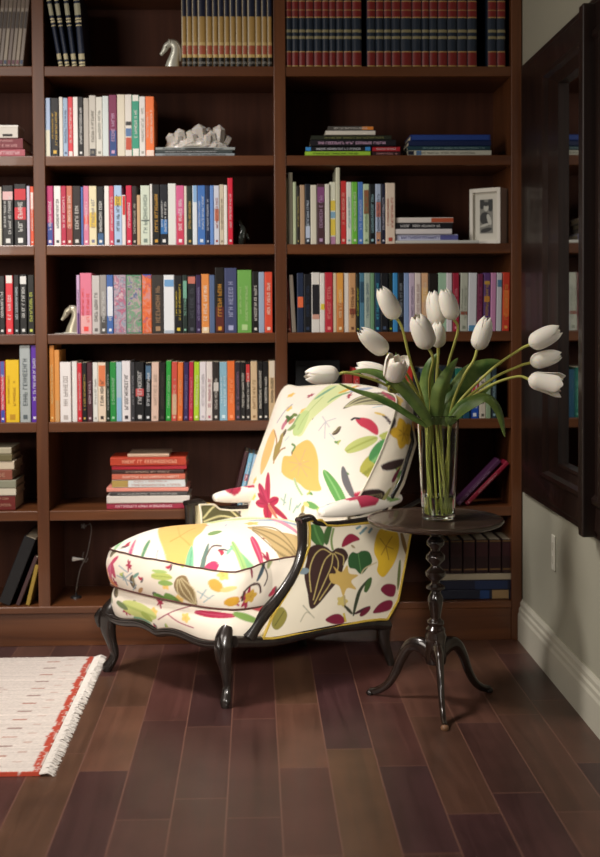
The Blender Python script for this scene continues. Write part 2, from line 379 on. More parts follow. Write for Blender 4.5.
eg = [285.3, 291.7, 298.7, 305.7, 313.8, 322, 329, 336, 343.5, 351.9, 361.7, None, 366.8, 375.7, 383.8, 391.5, 400.9, 412, 421.7, 429.2, 437.8, 447.4, 457.2, 467.2, 477, None, 487.5, 496.8, 505.5]
k = 0
for a, b in zip(eg, eg[1:]):
    if a is None or b is None: continue
    yy = YF+.014; A = at(a, 40, yy).x; B = at(b, 40, yy).x; w = B-A-.001
    bands = [(.0, .012, 'b89a58'), (.012, .175, '7c2422'), (.175, .188, 'b8945a'), (.34, .375, '8c8462'), (.42, .455, '8c8462'), (.60, .612, 'b8945a'), (.612, .69, '7c2422'), (.69, .70, 'a88450'), (.70, .80, '7c2422'), (.80, .812, 'b8945a')]
    o = make_book(w, .292, .21, '222d3c', None, bands, bulge=.0045); o.location = ((A+B)/2, yy, SH[6]+.0004)
    tag(o, 'navy and red leather encyclopedia volume, %s from left in right bay' % ORD[k], 'book', 'encyclopedia volumes on the top shelf'); k += 1

# second shelf
row('middle', 5, 96.5, '''44.5 50.5 98 a9bcd8 - pale_blue_and_cream_book 0,.45,d9d6c0
50.5 59 98 17171a d9b04a black_book_with_yellow_lettering
59 63 97 e0ddd2 - narrow_cream_book
63 68 98 9db6cf 4a5a80 light_blue_book
68 73 97 d8434c f0e0dc red_book 0,.08,e8e0da
73 78 97 ebe8e2 - white_book
78 83.5 97 1c1c1e e8e8e4 black_book_with_white_lettering
83.5 89 98 b4aea4 - grey-beige_book
89 96 95.5 c6c1b6 7b776c stone_grey_book 0,.12,3a3a40
96 102.5 97 d6d3c8 8a8a80 off-white_book
102.5 108.8 96 cfd8d6 - pale_grey-green_book
108.8 117 95 7c2f52 c8a0c0 maroon_and_blue_book 0,.42,304a80
117 125 94.5 dcd4bf - cream_book
125 132 94.5 ddd8cf - cream_book_with_coloured_patches .1,.3,c0553f .32,.45,5b7aa6 .5,.56,3a3a3a
132 139.3 95 3f9c80 e8e8e0 green_and_white_book 0,.12,e6e4da .9,1,e6e4da
139.3 145.5 96.5 e4e1dc a8a8a0 white_book
145.5 154.3 96.5 ef7b42 f4dccb orange_book .0,.1,f0d8c8''')
row('left', 4, 186, '''-3 1.8 187 cfc9b8 - cream_book
2.2 13.5 185.5 18181a d8d8d4 black_book_with_white_emblem .76,.9,d8b0b0
14 26.5 184 131315 e0e0dc black_book_with_red_swirl .42,.62,c4303a .74,.92,c4303a
26.8 30 186 c8c2d6 - lilac_white_book
30.2 33.9 186.5 dc5a3c f0e0d8 orange-red_book .62,.9,ecdcd4''')
row('middle', 4, 186, '''46.5 53.3 186 b8356c f0d8e0 magenta_and_blue_book 0,.38,3d4f94
54 61 186 e6e4e0 4a4a4c white_book_with_black_script
61 66.3 186 b42c4a f0d0d4 crimson_book
66.3 72.5 186 c0705a f2e0d0 salmon-brown_book 0,.3,a03c3c
72.5 81 186 2a2220 d8d4cc dark_brown_book
81 83.3 187 5070b0 - thin_blue_book
83.3 89 186 d07a98 f4e0e4 pink_book .35,.5,dc4c40
89 96.8 186 e0d6b0 7a7a90 cream_and_yellow_book .3,.55,dcbc50
97 104 186.5 151517 e4e4e0 black_book_with_white_lettering 0,.2,3d6088
104.4 109.3 186 e8e4dd - white_book
109.3 114 186 c84a5e f0dce0 rose_red_book
114 122 185.5 a8c2e0 40424a light_blue_book .66,.82,d8b840
122 126 195 e0d8d4 - short_red_and_white_book .6,.98,cc3030
126 132 185.5 c92848 f2d8dc crimson_red_book
132 137 186 2c211f c8c0b0 dark_brown_book
137 140.6 195 c8a880 - short_tan_book
140.6 150 185.5 ccd6c4 7a8a80 pale_green-cream_book .4,.42,505a58
150 152.5 184 e8e6e0 - narrow_white_book
152.5 160 184.5 141414 d4a040 black_book_with_gold_lettering
160 168 184.5 161a22 e4e4e0 black_and_blue_book .18,.42,3070b0
168 176.2 183.5 dcdfd9 - pale_white_book
176.2 184.2 185.5 d0608c f4e4ea pink_book 0,.5,c83c58
184.2 187 186 dcd6c6 - narrow_cream_book
187 192.5 186 25302a d0a850 black_and_green_book
192.5 197.5 185.5 d8e0e6 - white_and_blue_book .72,1,88b0d8
197.5 205.5 185.5 4272b8 d8e4f0 bright_blue_book
205.5 210 185.5 1c2a4a c0c8d8 navy_book
210 214 185.5 6088c8 - mid-blue_book
214 219.5 185.5 cdd0dc a04838 pale_lilac_book .4,.6,c07860
219.5 224 184.5 cbbfa8 8a7c68 beige_book
224 227.6 185 e4e1da - white_book
227.6 233 178 d0233c f0c8cc tall_bright_red_book''')
row('right', 4, 185, '''285.2 288 178 8a8468 - thin_khaki_book
288 293 172.5 6b6656 - tall_olive-grey_book
293 296.4 182 b0bc98 - pale_green_book
296.4 300 186 25211c b8a860 dark_thin_book
300 305 185 b49678 - tan_book
305 310.6 184 20242e c8d4e4 black_book_with_pale_blue_lettering .1,.3,b8c4d8
310.6 316.8 185 d4d0be - cream_book
316.8 325 184 4a3036 b090b0 brown_and_purple_book .7,.95,804878
325 329.8 184 d8d6c8 - off-white_book
329.8 336 182 d6d8c4 - cream_book_with_yellow_blocks .14,.4,dcc44c .42,.52,80a8c0 .54,.7,dcc44c 0,.12,b080a0
336 340.2 167.5 c8c8b0 - tallest_grey-cream_book
340.2 346.5 181 c83434 e8b0a0 red_book
346.5 351.8 182 dfe4dc 80b0b0 white_and_aqua_book
351.8 357.8 182 6cb840 d8ecc0 bright_green_book
357.8 363.3 182 4a78c0 c0d0ec blue_book
363.3 369.3 184 b8ccaa 6a8a60 pale_green_and_brown_book .5,.9,8c5c40
369.3 375.4 184 151a1c 90b8c0 black_book_with_teal_lettering
375.4 381.2 184 a8b8d0 3a3a5a pale_blue_book_with_red_patch .0,.2,c09070 .45,.7,c07868
381.2 385.6 184 1c2038 c8c8d8 navy_book
385.6 395.3 183 dccbb8 b04838 wide_cream_book_with_red_lettering''')
row('left', 3, 275, '''-1 5 276 161414 e0e0dc black_book_with_white_lettering
5.6 13 275.5 d8323c f0e0e0 red_book_with_white_head .87,1,e4e0d8
13.6 19.4 275 191818 c0ccd0 black_book_with_grey_lettering
19.6 27 274.5 141414 dcdcd8 black_book_with_a_white_chevron .84,.97,dcdcd8
27.5 34.4 275 15150f c8d060 black_book_with_lime_lettering''')
row('middle', 3, 275, '''76.5 80 275 c8a8c8 5a3068 purple_and_white_book 0,.35,5a3470
80 92 273 d87890 e84c48 pink_book_with_red_lettering 0,.3,e0a8a8
92 100 275.5 c0bcb8 6a6664 whitish_grey_book
100 106.8 275 989490 d8d8d4 grey_photographic_book 0,.3,4c4a48
106.8 113.4 275 4468a8 e8ecf4 blue_book_with_white_panel .3,.8,dfe3ea
113.4 126.5 275 a89aa8 - wide_pink_and_grey_patterned_book N6c7c90/c0a0ac/8898a8/b05878/d0b8bc/6a8ca8
126.5 142 275 5c8c70 - wide_green_patterned_book N3c7c58/a08890/5c9c74/b8a0a0/4c6c90/a84878
142 152 274.5 d8703c - orange_and_plum_patterned_book N8c6c90/d86030/e07848/c89090/e05028 .93,1,3a50a0
152 163.8 275 35302c a08060 wide_charcoal_book
163.8 174.5 275 e0e4e6 - white_book_with_blue_band .8,.92,70a0cc 0,.05,b0bcc8
174.5 182.5 275.5 17181a d8c040 black_book_with_yellow_lettering
182.5 187.5 275 23302c 8cc0a8 black_and_teal_book .6,.9,70a890
187.5 196 275.5 22242a 50545c charcoal_book .86,.98,c07060
196 201.2 275 35244a 9088b0 purple-navy_book
201.2 209.5 274 dc8c48 f4e4d0 orange_book 0,.1,e4cca4
209.5 215 275 54688c - slate_blue_book
215 224.5 267.5 15110e d89c38 tall_black_book_with_gold_lettering .02,.4,5a2420
224.5 237 268 41486c a8acd0 tall_slate_purple_book
237.3 251.8 270 6ea850 b0d090 wide_green_book
252.3 258.7 271.5 171514 e0dcd4 black_book_with_white_lettering
258.7 264.6 272 98a8c0 - pale_steel-blue_book
264.6 272.6 272 d85038 f4d8c8 red-orange_book''')
row('right', 3, 273.5, '''287 291.5 280 6c2620 c08878 dark_red_book L-3
292 296.4 275 80766a - grey-tan_book L-3
297 303.8 273 1d2a44 - navy_and_orange_book .42,.6,d86840
303.8 311.6 274 101218 2c3850 near-black_book
311.6 320 272.5 d8d6d0 - white_book_with_black_band .3,.8,1c1c22 .22,.3,c89888
320 325 273 dedad4 - white_book_with_yellow_spot .38,.48,d8c440
325 333 272.5 b82c3c e89088 crimson_book
333 336.7 273 cfc4a4 - narrow_cream_book
336.7 343.8 273 c47c40 ecd4a8 orange-tan_book .5,1,dc9c44
343.8 349 273 dcd8d0 - white_book
349 356 273 c09468 6a4430 patterned_tan_book .3,.4,8c4838
356 359.6 273.5 1c2018 b8c040 dark_book_with_lime_lettering
359.6 364.5 273 487890 - blue-teal_book .5,.85,2a4a60
364.5 370.5 273 a0b0a4 6a8088 pale_teal_book
370.5 374.6 273 6a9470 - sage_green_book
374.6 380.5 273 1c3a54 50b0c8 navy_book_with_cyan_lettering
380.5 388.5 273 12141a 40506a black_book
388.5 393 273 1c2418 a8b830 black_and_lime_book
393 398 273 3888c0 - blue_book
398 404 273 15171c 8c949c black_book_with_grey_lettering
404 409.3 273 8098c0 - pale_blue_book
409.3 415 273 c0b0c4 8c7c98 lilac_book
415 421.2 273 dcd0c8 b89c98 cream-pink_book
421.2 428.4 273 d8ac84 f0d8b8 peach_book .5,.75,e4bc80
428.4 438.3 273.5 1c1512 3c2c24 black_double-width_book
438.3 446.6 273 9cc0a4 - pale_green_book
446.6 452.3 273 d4ccd0 - white-mauve_book
452.6 459.4 273 9c2038 d88890 crimson_book
459.8 467.6 273 b4b8a8 808878 pale_grey-green_book L1 .28,.34,8c5040
467.9 476.5 273 d0d4d8 - white_and_blue_book L1 0,.1,5890b8
476.9 482.6 274 6c2444 a05878 maroon_book L1
483 489.8 273 5a3c74 c09848 purple_patterned_book L1 .5,.6,c88838 .8,.86,c09840
490.3 495.8 273 c488b0 - pink_book L1
496.1 501.6 273 c8ccd0 - white_book_with_blue_square L1 .76,.88,5480a0
502 509.3 272.5 c8402c e8a050 red_and_orange_book L1 .25,.7,dc6c34''')
row('left', 2, 361, '''0 5.2 361.5 cc3c50 f0e0e4 red_and_blue_book 0,.2,3c50a8 .75,1,5060a8
5.6 19.2 360 e8c020 c09020 wide_yellow_book
19.6 30.4 345.5 a8b0b0 5a6468 tall_pale_grey_book
31 37.4 345.5 5c2ca0 e8e4f0 tall_purple_and_white_book''')
row('middle', 2, 362, '''49.3 54.4 345.5 cc8438 e8c888 tall_orange_book
54.4 59.6 350 d8944c - tall_golden_orange_book .0,.3,c89c68
60 71.2 362 e8e4e2 b8b0ac wide_white_book
72 77.3 361.5 e2e2de - white_book
77.3 82 363 cc2c38 f0c0c0 bright_red_book
82 87 362.5 16181a c8a850 black_book_with_gold_lettering
87 92.5 362.5 4a2830 c8b0b8 brown-maroon_book
92.8 98 362.5 e0e0da a8a8a0 white_book
98 106 362.5 e4d2bc 3c3430 cream_book_with_black_lettering .6,.95,d87c50
106 110 362 1c2c20 b0b8b0 dark_green_book
110 116.3 362 288c40 a0d0a8 bright_green_book
116.3 122 362 a8c0cc - pale_blue-grey_book .0,.4,88b4d4
122 130.6 361 e2dee0 3c3438 white_book_with_black_lettering
130.6 135 362 38383c 8c8c90 dark_grey_book
135 144.4 362 18181a d0d0d0 black_book_with_red_emblem .42,.55,c05858
144.4 151 363 111317 d8dce0 black_book_with_pale_blue_ring L1 .72,.95,4c6c88
151 158.4 362.5 d8bcac b09888 pinkish_cream_book L1
158.8 165 362.5 1c1a16 4c463c black_book L1
165.4 170.8 361 2c9c3c a0d8a0 vivid_green_book L1
171.1 176.8 362 c85044 d8c0a8 red_and_tan_book L1 .1,.45,c8a888
177 182.6 362.5 dc7034 ecb080 orange_book L1
183 188.2 362.5 342858 8078a8 navy-purple_book L1
188.5 193 362 b82844 e08898 crimson_book L1
193.4 199 362 a8cc30 e4ecb0 lime_green_book L1
199.4 205.8 362 ded8dc b8b0b8 white_book L.6
206 212.3 362 dcd4d0 b06070 white_book_with_rose_lettering L.6
212.6 218.8 362 2c2624 c8c4bc black-brown_book L.6 .5,.65,d0ccc8
219.4 227.4 362 88b4c8 d4e8f0 light_blue_book
227.4 235 361 e07034 f0a070 orange_book
235 240.5 362 2c2830 8c6c88 dark_multicoloured_book
240.5 245.5 362 161414 d8d4cc black_book_with_white_lettering
245.5 250.5 362 1a1414 d8d4cc black_and_red_book .66,.96,c83838
250.7 257.5 361.5 cdb490 8c6c48 tan-cream_book
257.5 263 361.5 141212 e0dcd0 black_book_with_white_lettering
263 268.6 361.5 161414 dcd8d0 black_book_with_ivory_lettering
268.8 275.4 361 d0b48c 50483c cream-tan_book .72,1,dcd0bc''')
row('right', 2, 362, '''345 353 372 8c2c28 - short_brick_red_book
353.4 360 368 b83030 e0a0a0 red_book
382 389 372 c8c8c4 - white_book
389.3 396 368 2c2a30 - dark_grey_book
396.3 403 370 d8d4d0 5c5c5c white_book_with_grey_lettering
403.3 413 366 c03028 f0b0a0 bright_red_book
413.4 420 372 1c1c22 - black_book
420.4 430 368 384c58 - slate_book
430.4 438 370 20242c - charcoal_book
438.4 447 366 1c2830 - black-teal_book
447.3 455 368 183830 60a090 dark_teal_book
455.3 463 368 1c6c5c 80c0a8 green_book
463.3 470 370 1c4c68 - petrol_blue_book
470.3 479 372 1c4cac e0e8f4 royal_blue_book_with_red_head .55,.8,c83830
479.3 486 372 c8c0b0 5c5850 cream_book
486.3 491 368 88a080 - sage_book
491.3 497 364 2c3c44 90b0b8 dark_slate_book''')

# lying stacks
stack('left', 5, 'short red pile', '''-12 33 149 156 a8505c e8c8cc rose-red_book
-14 31 138 149 74222e d8a0a0 thick_dark_red_book''')
zt = SH[5]+18*YF/F_PX+.001
box_o = MB().box(0, 0, 0, .075, .12, .040); 
bo = box_o.build('storage_box', hm('d4cec4', .6), bevel=.002); bo.location = (at(-3, 130, 4.345).x, 4.345, zt)
MB().box(-.001, -.001, .0385, .076, .121, .046).build('lid', hm('e6e2da', .6), bo, bevel=.001)
MB().box(.02, -.0012, .006, .055, 0, .014).build('dark_strip', hm('2c2624', .6), bo)
tag(bo, 'small white cardboard box on top of the red books, left bay', 'box')
zc = stack('middle', 5, 'magazine pile', '''152 236 151.8 154.8 8c9498 3c3c3c pale_grey_magazine
152.5 234 148.8 151.8 3c4444 c8c8c8 dark_grey_magazine .3,.55,1c201c
153 236.5 145.8 148.8 949a98 4c4c50 silver-grey_magazine .4,.75,20241e''', depth=.2)
stack('right', 5, 'tall pile', '''306 371 149.6 154 9cc83c 506820 lime_green_book
306.5 371 144.6 149.6 14161c d8dce4 black_book_with_blue_ends 0,.08,3c8cd0 .92,1,3c8cd0
311 396.5 138.2 144.6 17141c e0b8d8 black_book_with_pink_lettering
312 392 133.4 138.2 23281c 8c8c58 dark_olive_book
326.5 376 129 133.4 d8d4c8 - thin_white_book
329 374 124.5 129 4c4844 e0dcd4 grey_book_with_orange_end .75,1,e08838''')
stack('right', 5, 'low pair', '''372.5 401 149.6 154 30181c c89090 black-red_book
373 400.5 144.8 149.6 b02430 f0c8c8 red_book_with_white_lettering''')
stack('right', 5, 'blue pile', '''408.5 491.5 147.8 153 c4c4b4 8c8c80 cream_book 0,.07,14182c .1,.16,3c70a8
408 490.5 143.6 147.8 1c3c48 90b0b0 dark_teal_book
409 491 138 143.6 14234c - navy_book
411 490.5 132 138 1c3474 - royal_blue_book .02,.98,24428c''')
stack('right', 4, 'pile', '''395.6 479 239.5 242.8 c8c8c0 - wide_thin_white_book
395.6 458 233.4 239.5 c0c4dc 5c5c98 white_and_lilac_book .72,1,5c60a0
395.6 452 228 233.4 d8d4d4 - white_book
395.6 452.5 222 228 1a1a20 dcdcdc black_book_with_white_lettering
395.6 453.5 216.4 222 dcd4cc - white_book_with_rust_end .62,1,b85838''')
stack('left', 1, 'pile', '''-14 19.2 490.5 505.5 6c2420 b89078 thick_red_leather_book
-14 20 482 489.5 d0c8b4 - cream_book
-14 20 473 481 8c8c78 - grey-green_book
-14 16.5 461.5 472 8c5040 c09078 brown_and_pink_book
-14 18.5 451.5 460 cfc0a8 - cream_book_with_brown_edge
-14 16.5 443.5 450.5 6c6444 - olive_book
-14 16 435.5 442 b0a890 - pale_khaki_book''')
stack('middle', 1, 'red pile', '''104.5 188.5 502.5 508.5 a02c44 f0d0d8 crimson_book
104.5 189.5 495 502.5 d4ccc4 - thick_white_book
108 187.5 491.2 495 403c3c c0bcb8 dark_grey_book
104.5 188.5 487 491.2 e09080 - coral_pink_book
110 185.5 479 487 d8dcdc b07868 white_book_with_tan_end 0,.22,b09450
110 185.5 473.2 479 c86850 f4d8c8 orange-red_book_with_cream_lettering
110 184 469 473.2 3c2420 c0a090 dark_brown_book
110 187 464.8 469 b02434 - red_book
108.5 186.5 456.5 464.8 b84028 e8b498 rust-orange_book
126 170 453.4 456.5 c4a890 - small_thin_tan_book''')
# leaning books behind the chair and in the right bay
def lean_book(b, t, wpx, cov, txt, lab, grp, lvl, bands=(), depth=.16, yy=YF+.014):
    B = at(b[0], b[1], yy); T = at(t[0], t[1], yy); v = T-B; a = math.atan2(v.x, v.z); w = wpx*yy/F_PX
    o = make_book(w, v.length, depth, cov, txt, bands); o.location = (B.x, yy, SH[lvl]+.0005+abs(math.sin(a))*w/2); o.rotation_euler = (0, a, 0)
    return tag(o, lab, 'book', grp)
g = 'books leaning on the sixth shelf'
lean_book((233, 508), (247, 452), 4.5, '3c1c20', None, 'dark maroon book leaning behind the armchair, left of the blue pair', g, 1)
lean_book((239.2, 508), (251.5, 454), 4.5, '7ab4d0', 'e4e4e0', 'light blue book leaning behind the armchair, nearest the pile', g, 1, [(.5, .62, 'b03050')])
lean_book((244.6, 508), (256.3, 455), 4.5, 'a0c0d8', '506880', 'pale blue and white book leaning behind the armchair back', g, 1, [(0, .3, 'd8dce0')])
lean_book((458, 504), (500, 460), 4.2, '4c2648', 'b088b0', 'purple book leaning to the right, beside the wall end of the bookcase', g, 1, depth=.07)
lean_book((466.5, 504), (508, 462), 4.0, '8c1c34', 'e0a0a8', 'crimson book leaning under the purple one', g, 1, depth=.09)
g = 'dark books leaning on the bottom shelf'
lean_book((4, 592), (30, 526), 12, '1a1a1c', None, 'thick black binder leaning at the left edge, bottom shelf', g, 0, [], .24)
lean_book((17.5, 596), (36.2, 548), 4, '4a3434', None, 'thin brown book leaning in bottom shelf left bay', g, 0, [], .2)
lean_book((27.5, 596), (37.0, 556), 4, 'a08438', None, 'thin mustard yellow book leaning against the left divider', g, 0, [], .2)
# bottom shelf of the right bay: big volumes behind the table
zz = stack('right', 0, 'dark pile', '''440 512 581 591 161a2c - thick_navy_book .55,.68,1c3c70 .72,.95,9c8058
438 511 571 581 141830 - navy_blue_book .5,.95,1c2c50
440 513 564.5 571 b0a48c - fat_book_with_cream_edge''', depth=.2)
row_x = [437, 450, 463, 476, 489, 502]
for i, x in enumerate(row_x):
    yy = YF+.016; A = at(x, 560, yy).x; B = at(x+12.4, 560, yy).x
    o = make_book(B-A-.001, .125, .17, '2c1418', None, [(.1, .14, '806038'), (.5, .9, '3c1a20'), (.94, .97, '806038')]); o.location = ((A+B)/2, yy, zz+.001)
    tag(o, 'small dark leather volume behind the table, %s from left on bottom shelf' % ORD[i], 'book', 'dark volumes on the bottom shelf')

# ------------------------------------------------------------------ ornaments in the bookcase
def horse(px_base0, px_base1, lvl, label, pale, dark_base):
    x0, x1 = at(px_base0, 60, 4.37).x, at(px_base1, 60, 4.37).x; s = (x1-x0)/17.0      # metres per drawing unit
    root = tag(empty('horse_head_bookend', ((x0+x1)/2, 4.395, SH[lvl])), label, 'bookend', 'horse head bookends')
    cx = 8.5
    def P(x, z, y=0): return ((x-cx)*s, y, z*s)
    m = mat('horse_'+('stone' if pale else 'brass'), hexl('c6c6b8' if pale else 'a8a28c'), .3, metal=.35)
    b = MB()
    # neck then head, as one swept body (drawing units are photo pixels above the shelf)
    b.tube([P(8.6, .6), P(9.3, 6), P(10.8, 12), P(12.2, 18), P(12.3, 23), P(10.0, 26.6), P(6.6, 26.8), P(3.2, 24.6), P(1.2, 21), P(-1.0, 18.0), P(-3.2, 15.2)],
           [8.3*s, 7.0*s, 5.6*s, 4.8*s, 4.5*s, 4.1*s, 3.6*s, 3.5*s, 3.0*s, 2.1*s, 1.7*s], n=20, flat=.62, res=6, upv=(0, 1, 0))
    b.build('head', m, root, shade=True)
    c = MB(); c.tube([P(17.4, 9), P(17.6, 16), P(17.0, 23), P(13.6, 28.6), P(8, 30.4), P(4.0, 29.0)], [.9*s, 1.6*s, 1.9*s, 1.9*s, 1.7*s, .8*s], n=10, res=5, upv=(0, 1, 0))
    c.build('mane', mat('horse_mane', hexl('7c766a'), .35, metal=.4), root, shade=True)
    for q in (-1, 1):
        e = MB(); e.tube([P(6.6, 27, q*1.6*s), P(6.2, 29.4, q*1.9*s), P(5.6, 31.8, q*1.9*s)], [1.3*s, 1.0*s, .15*s], n=8, res=3); e.build('ear', m, root, shade=True)
        e = MB(); e.lathe([(.05*s, -.8*s), (.6*s, -.5*s), (.85*s, 0), (.6*s, .5*s), (.05*s, .8*s)], 10, P(2.6, 23.2, q*2.0*s)); e.build('eye', hm('1c1815', .2), root, shade=True)
    MB().box(-8.8*s, -6.5*s, 0, 8.8*s, 6.5*s, 1.6*s).build('base', mat('horse_base', hexl('b0b0a4'), .3), root, bevel=.0015)
    if dark_base: MB().box(-19*s, -5*s, 0, 8.8*s, 6.0*s, .7*s).build('foot_plate', mat('horse_base', hexl('b0b0a4'), .3), root, bevel=.001)
    return root
horse(163.3, 179.6, 6, 'pale stone horse head bookend beside the gold yearbooks, top shelf', True, False)
horse(60.5, 76.0, 3, 'brass-toned horse head bookend facing left beside the purple and pink books', False, True)

# quartz cluster
qx = at(197, 150, 4.40).x
qr = tag(empty('crystal_cluster', (qx, 4.425, zc+.0008)), 'white quartz crystal cluster on the magazines, second shelf', 'crystal')
QM = mat('quartz', hexl('c4beb6'), .28, trans=0, sub=.35)
rn = random.Random(3)
b = MB(); n = 40; rows = []
for k in range(9):
    v = k/8; rr = math.sqrt(max(0, 1-v**2.2))
    rows.append([(.118*rr*math.cos(2*math.pi*j/n)*(1+.10*rn.uniform(-1, 1)), .06*rr*math.sin(2*math.pi*j/n)*(1+.1*rn.uniform(-1, 1)), .052*v*(1+.12*rn.uniform(-1, 1))) for j in range(n)])
b.grid(rows, closed_v=True); b.add(rows[0], [tuple(range(n))[::-1]]); b.add(rows[-1], [tuple(range(n))]); b.build('crystal_base', QM, qr)
def crystal(x, y, ang, length, r, z=.02, az=0):
    b = MB(); d = Vector((math.sin(ang), az, math.cos(ang))).normalized(); q = d.to_track_quat('Z', 'X').to_matrix(); off = rn.random()
    rows = []
    for rr, zz_ in ((r*.9, 0), (r, length*.35), (r*.95, length*.78), (r*.06, length)):
        rows.append([Vector((x, y, z))+q @ Vector((rr*math.cos(math.pi/3*k+off), rr*math.sin(math.pi/3*k+off), zz_)) for k in range(6)])
    b.grid(rows, closed_v=True); b.add(rows[0], [tuple(range(6))[::-1]]); b.add(rows[-1], [tuple(range(6))]); b.build('crystal', QM, qr)
for x, y, a, l, r in [(x_, y_, a_*.8, l_*.86, r_*1.35) for x_, y_, a_, l_, r_ in [(-.055, -.02, -.25, .065, .017), (-.03, -.01, .15, .06, .015), (.012, -.01, -.1, .085, .021), (.03, .01, .25, .08, .016), (.075, -.01, .15, .082, .018), (.058, -.025, -.2, .055, .014),
                     (-.085, -.01, -.55, .05, .014), (.10, 0, .6, .045, .013), (-.01, -.035, -.3, .045, .014), (.04, -.04, .1, .04, .012), (-.07, -.035, .2, .04, .012), (0, .03, .1, .07, .018), (-.045, .03, -.2, .06, .016), (.085, .03, .3, .06, .015)]]:
    crystal(x, y, a, l, r, az=-.25 if y < 0 else .2)

# small dark glass figure at the end of the third shelf row
gx = at(240, 240, 4.40).x
fg = tag(empty('glass_figurine', (gx, 4.40, SH[4])), 'small dark smoky glass bird figurine right of the tall red book', 'figurine')
sm = mat('smoky_glass', hexl('2b302c'), .12, spec=.5)
b = MB(); b.tube([(0, 0, .004), (.004, 0, .03), (.010, 0, .055), (.002, 0, .075), (-.006, 0, .09)], [.016, .020, .015, .009, .010], n=14, res=5); b.build('body', sm, fg, shade=True)
b = MB(); b.tube([(-.012, 0, .092), (-.02, 0, .089), (-.027, 0, .084)], [.004, .0025, .0006], n=8); b.build('beak', sm, fg, shade=True)
b = MB(); b.tube([(.012, 0, .045), (.024, 0, .04), (.034, 0, .022)], [.009, .007, .002], n=8, res=3); b.build('tail', sm, fg, shade=True)

# photo frame: deep white box frame, turned towards the room
pf = tag(empty('photo_frame', (at(485.5, 243, 4.37).x, 4.385, SH[4]+.0006), R(-38)), 'deep white box frame with a black and white photograph, third shelf', 'picture frame')
PWm = mat('frame_white', hexl('dcd8cc'), .5)
fwid, fh, fd = .126, .205, .062; hw = fwid/2
b = MB(); b.box(-hw, 0, 0, -hw+.014, fd, fh); b.box(hw-.014, 0, 0, hw, fd, fh); b.box(-hw+.014, 0, 0, hw-.014, fd, .014); b.box(-hw+.014, 0, fh-.014, hw-.014, fd, fh); b.build('frame', PWm, pf, bevel=.001)
b = MB(); b.box(-hw+.014, .014, .014, hw-.014, .02, fh-.014); b.build('mat_board', mat('mat_board', hexl('cfccc0'), .8), pf)
b = MB(); b.box(-hw+.014, fd-.006, .014, hw-.014, fd, fh-.014); b.build('backing', mat('frame_backing', hexl('6c5c4c'), .8), pf)
b = MB(); X0, X1, Z0, Z1 = -.026, .026, .040, .165
b.add([(X0, .0125, Z0), (X1, .0125, Z0), (X1, .0125, Z1), (X0, .0125, Z1)], [(0, 1, 2, 3)], 0)
def ell(cx, cz, rx, rz, mi, y, rot=0, n=18):
    b.add([(max(X0, min(X1, cx+rx*math.cos(t)*math.cos(rot)-rz*math.sin(t)*math.sin(rot))), y, max(Z0, min(Z1, cz+rx*math.cos(t)*math.sin(rot)+rz*math.sin(t)*math.cos(rot)))) for t in [2*math.pi*k/n for k in range(n)]], [tuple(range(n))], mi)
ell(-.018, .15, .012, .02, 1, .0122); ell(.018, .145, .012, .026, 1, .0122); ell(.0, .135, .010, .014, 2, .0120); ell(.0, .148, .011, .008, 1, .0118)
ell(-.004, .095, .022, .024, 1, .0121, .3); ell(.012, .09, .008, .022, 2, .0119, .3); ell(.0, .052, .024, .008, 1, .0121, .2); ell(-.006, .07, .02, .005, 2, .0118, .25)
b.build('photograph', [hm('77776f', .4), hm('1e201e', .4), hm('b4b4aa', .4)], pf, weld=False)

# dark framed picture leaning at the back of the fifth shelf (above the chair back)
pl = tag(empty('leaning_picture', (at(318, 370, 4.5).x, 4.50, SH[2]+.003)), 'dark framed picture standing behind the armchair top, fifth shelf', 'picture frame')
pl.rotation_euler.x = R(-8)
b = MB(); b.box(-.085, 0, 0, -.065, .015, .21); b.box(.065, 0, 0, .085, .015, .21); b.box(-.065, 0, 0, .065, .015, .02); b.box(-.065, 0, .19, .065, .015, .21); b.build('frame', hm('20262a', .3), pl, bevel=.0015)
b = MB(); b.box(-.065, .006, .02, .065, .012, .19); b.build('picture', hm('161a1c', .3), pl)

# dried flower sprig lit against the back of the bottom shelf
tw = tag(empty('dried_sprig', (at(76, 598, 4.46).x, 4.46, SH[0])), 'thin silver wire sprig with a white cone flower, bottom shelf', 'ornament')
def tp(x, y): p = at(x, y, 4.46); return (p.x-tw.location.x, 0, p.z-SH[0])
b = MB(); b.tube([tp(76, 591), tp(80, 570), tp(86.5, 556), tp(90, 540), tp(91.5, 528), tp(89.5, 523)], .0012, n=6, res=5); b.build('stem', mat('silver', hexl('8c8880'), .35, metal=.7), tw, shade=True)
b = MB(); p0 = Vector(tp(84, 559)); p1 = Vector(tp(72.5, 559)); b.tube([p0, p1], [.001, .0085], n=14); b.build('flower', hm('dcd8d0', .5), tw, shade=True)
b = MB(); b.tube([tp(82, 560), tp(86, 562), tp(88, 558)], .001, n=6, res=3); b.tube([tp(84, 552), tp(82.5, 556), tp(83.5, 559)], .0008, n=6, res=3); b.build('tendril', mat('silver', hexl('8c8880'), .35, metal=.7), tw, shade=True)
b = MB(); q = Vector(tp(83.5, 526))
for k in range(5): b.tube([q, q+Vector((.010*math.cos(k*1.256), -.002, .010*math.sin(k*1.256)))], [.001, .0035], n=6)
b.tube([q, Vector(tp(89.8, 524))], .0008, n=6)
b.build('flower', mat('dull_silver', hexl('6c6864'), .5), tw, shade=True)
b = MB(); b.lathe([(.001, 0), (.022, 0), (.020, .006), (.004, .010), (.003, .02)], 18, (tp(76, 591)[0], 0, 0)); b.build('base', hm('1c1a1a', .4), tw, shade=True)

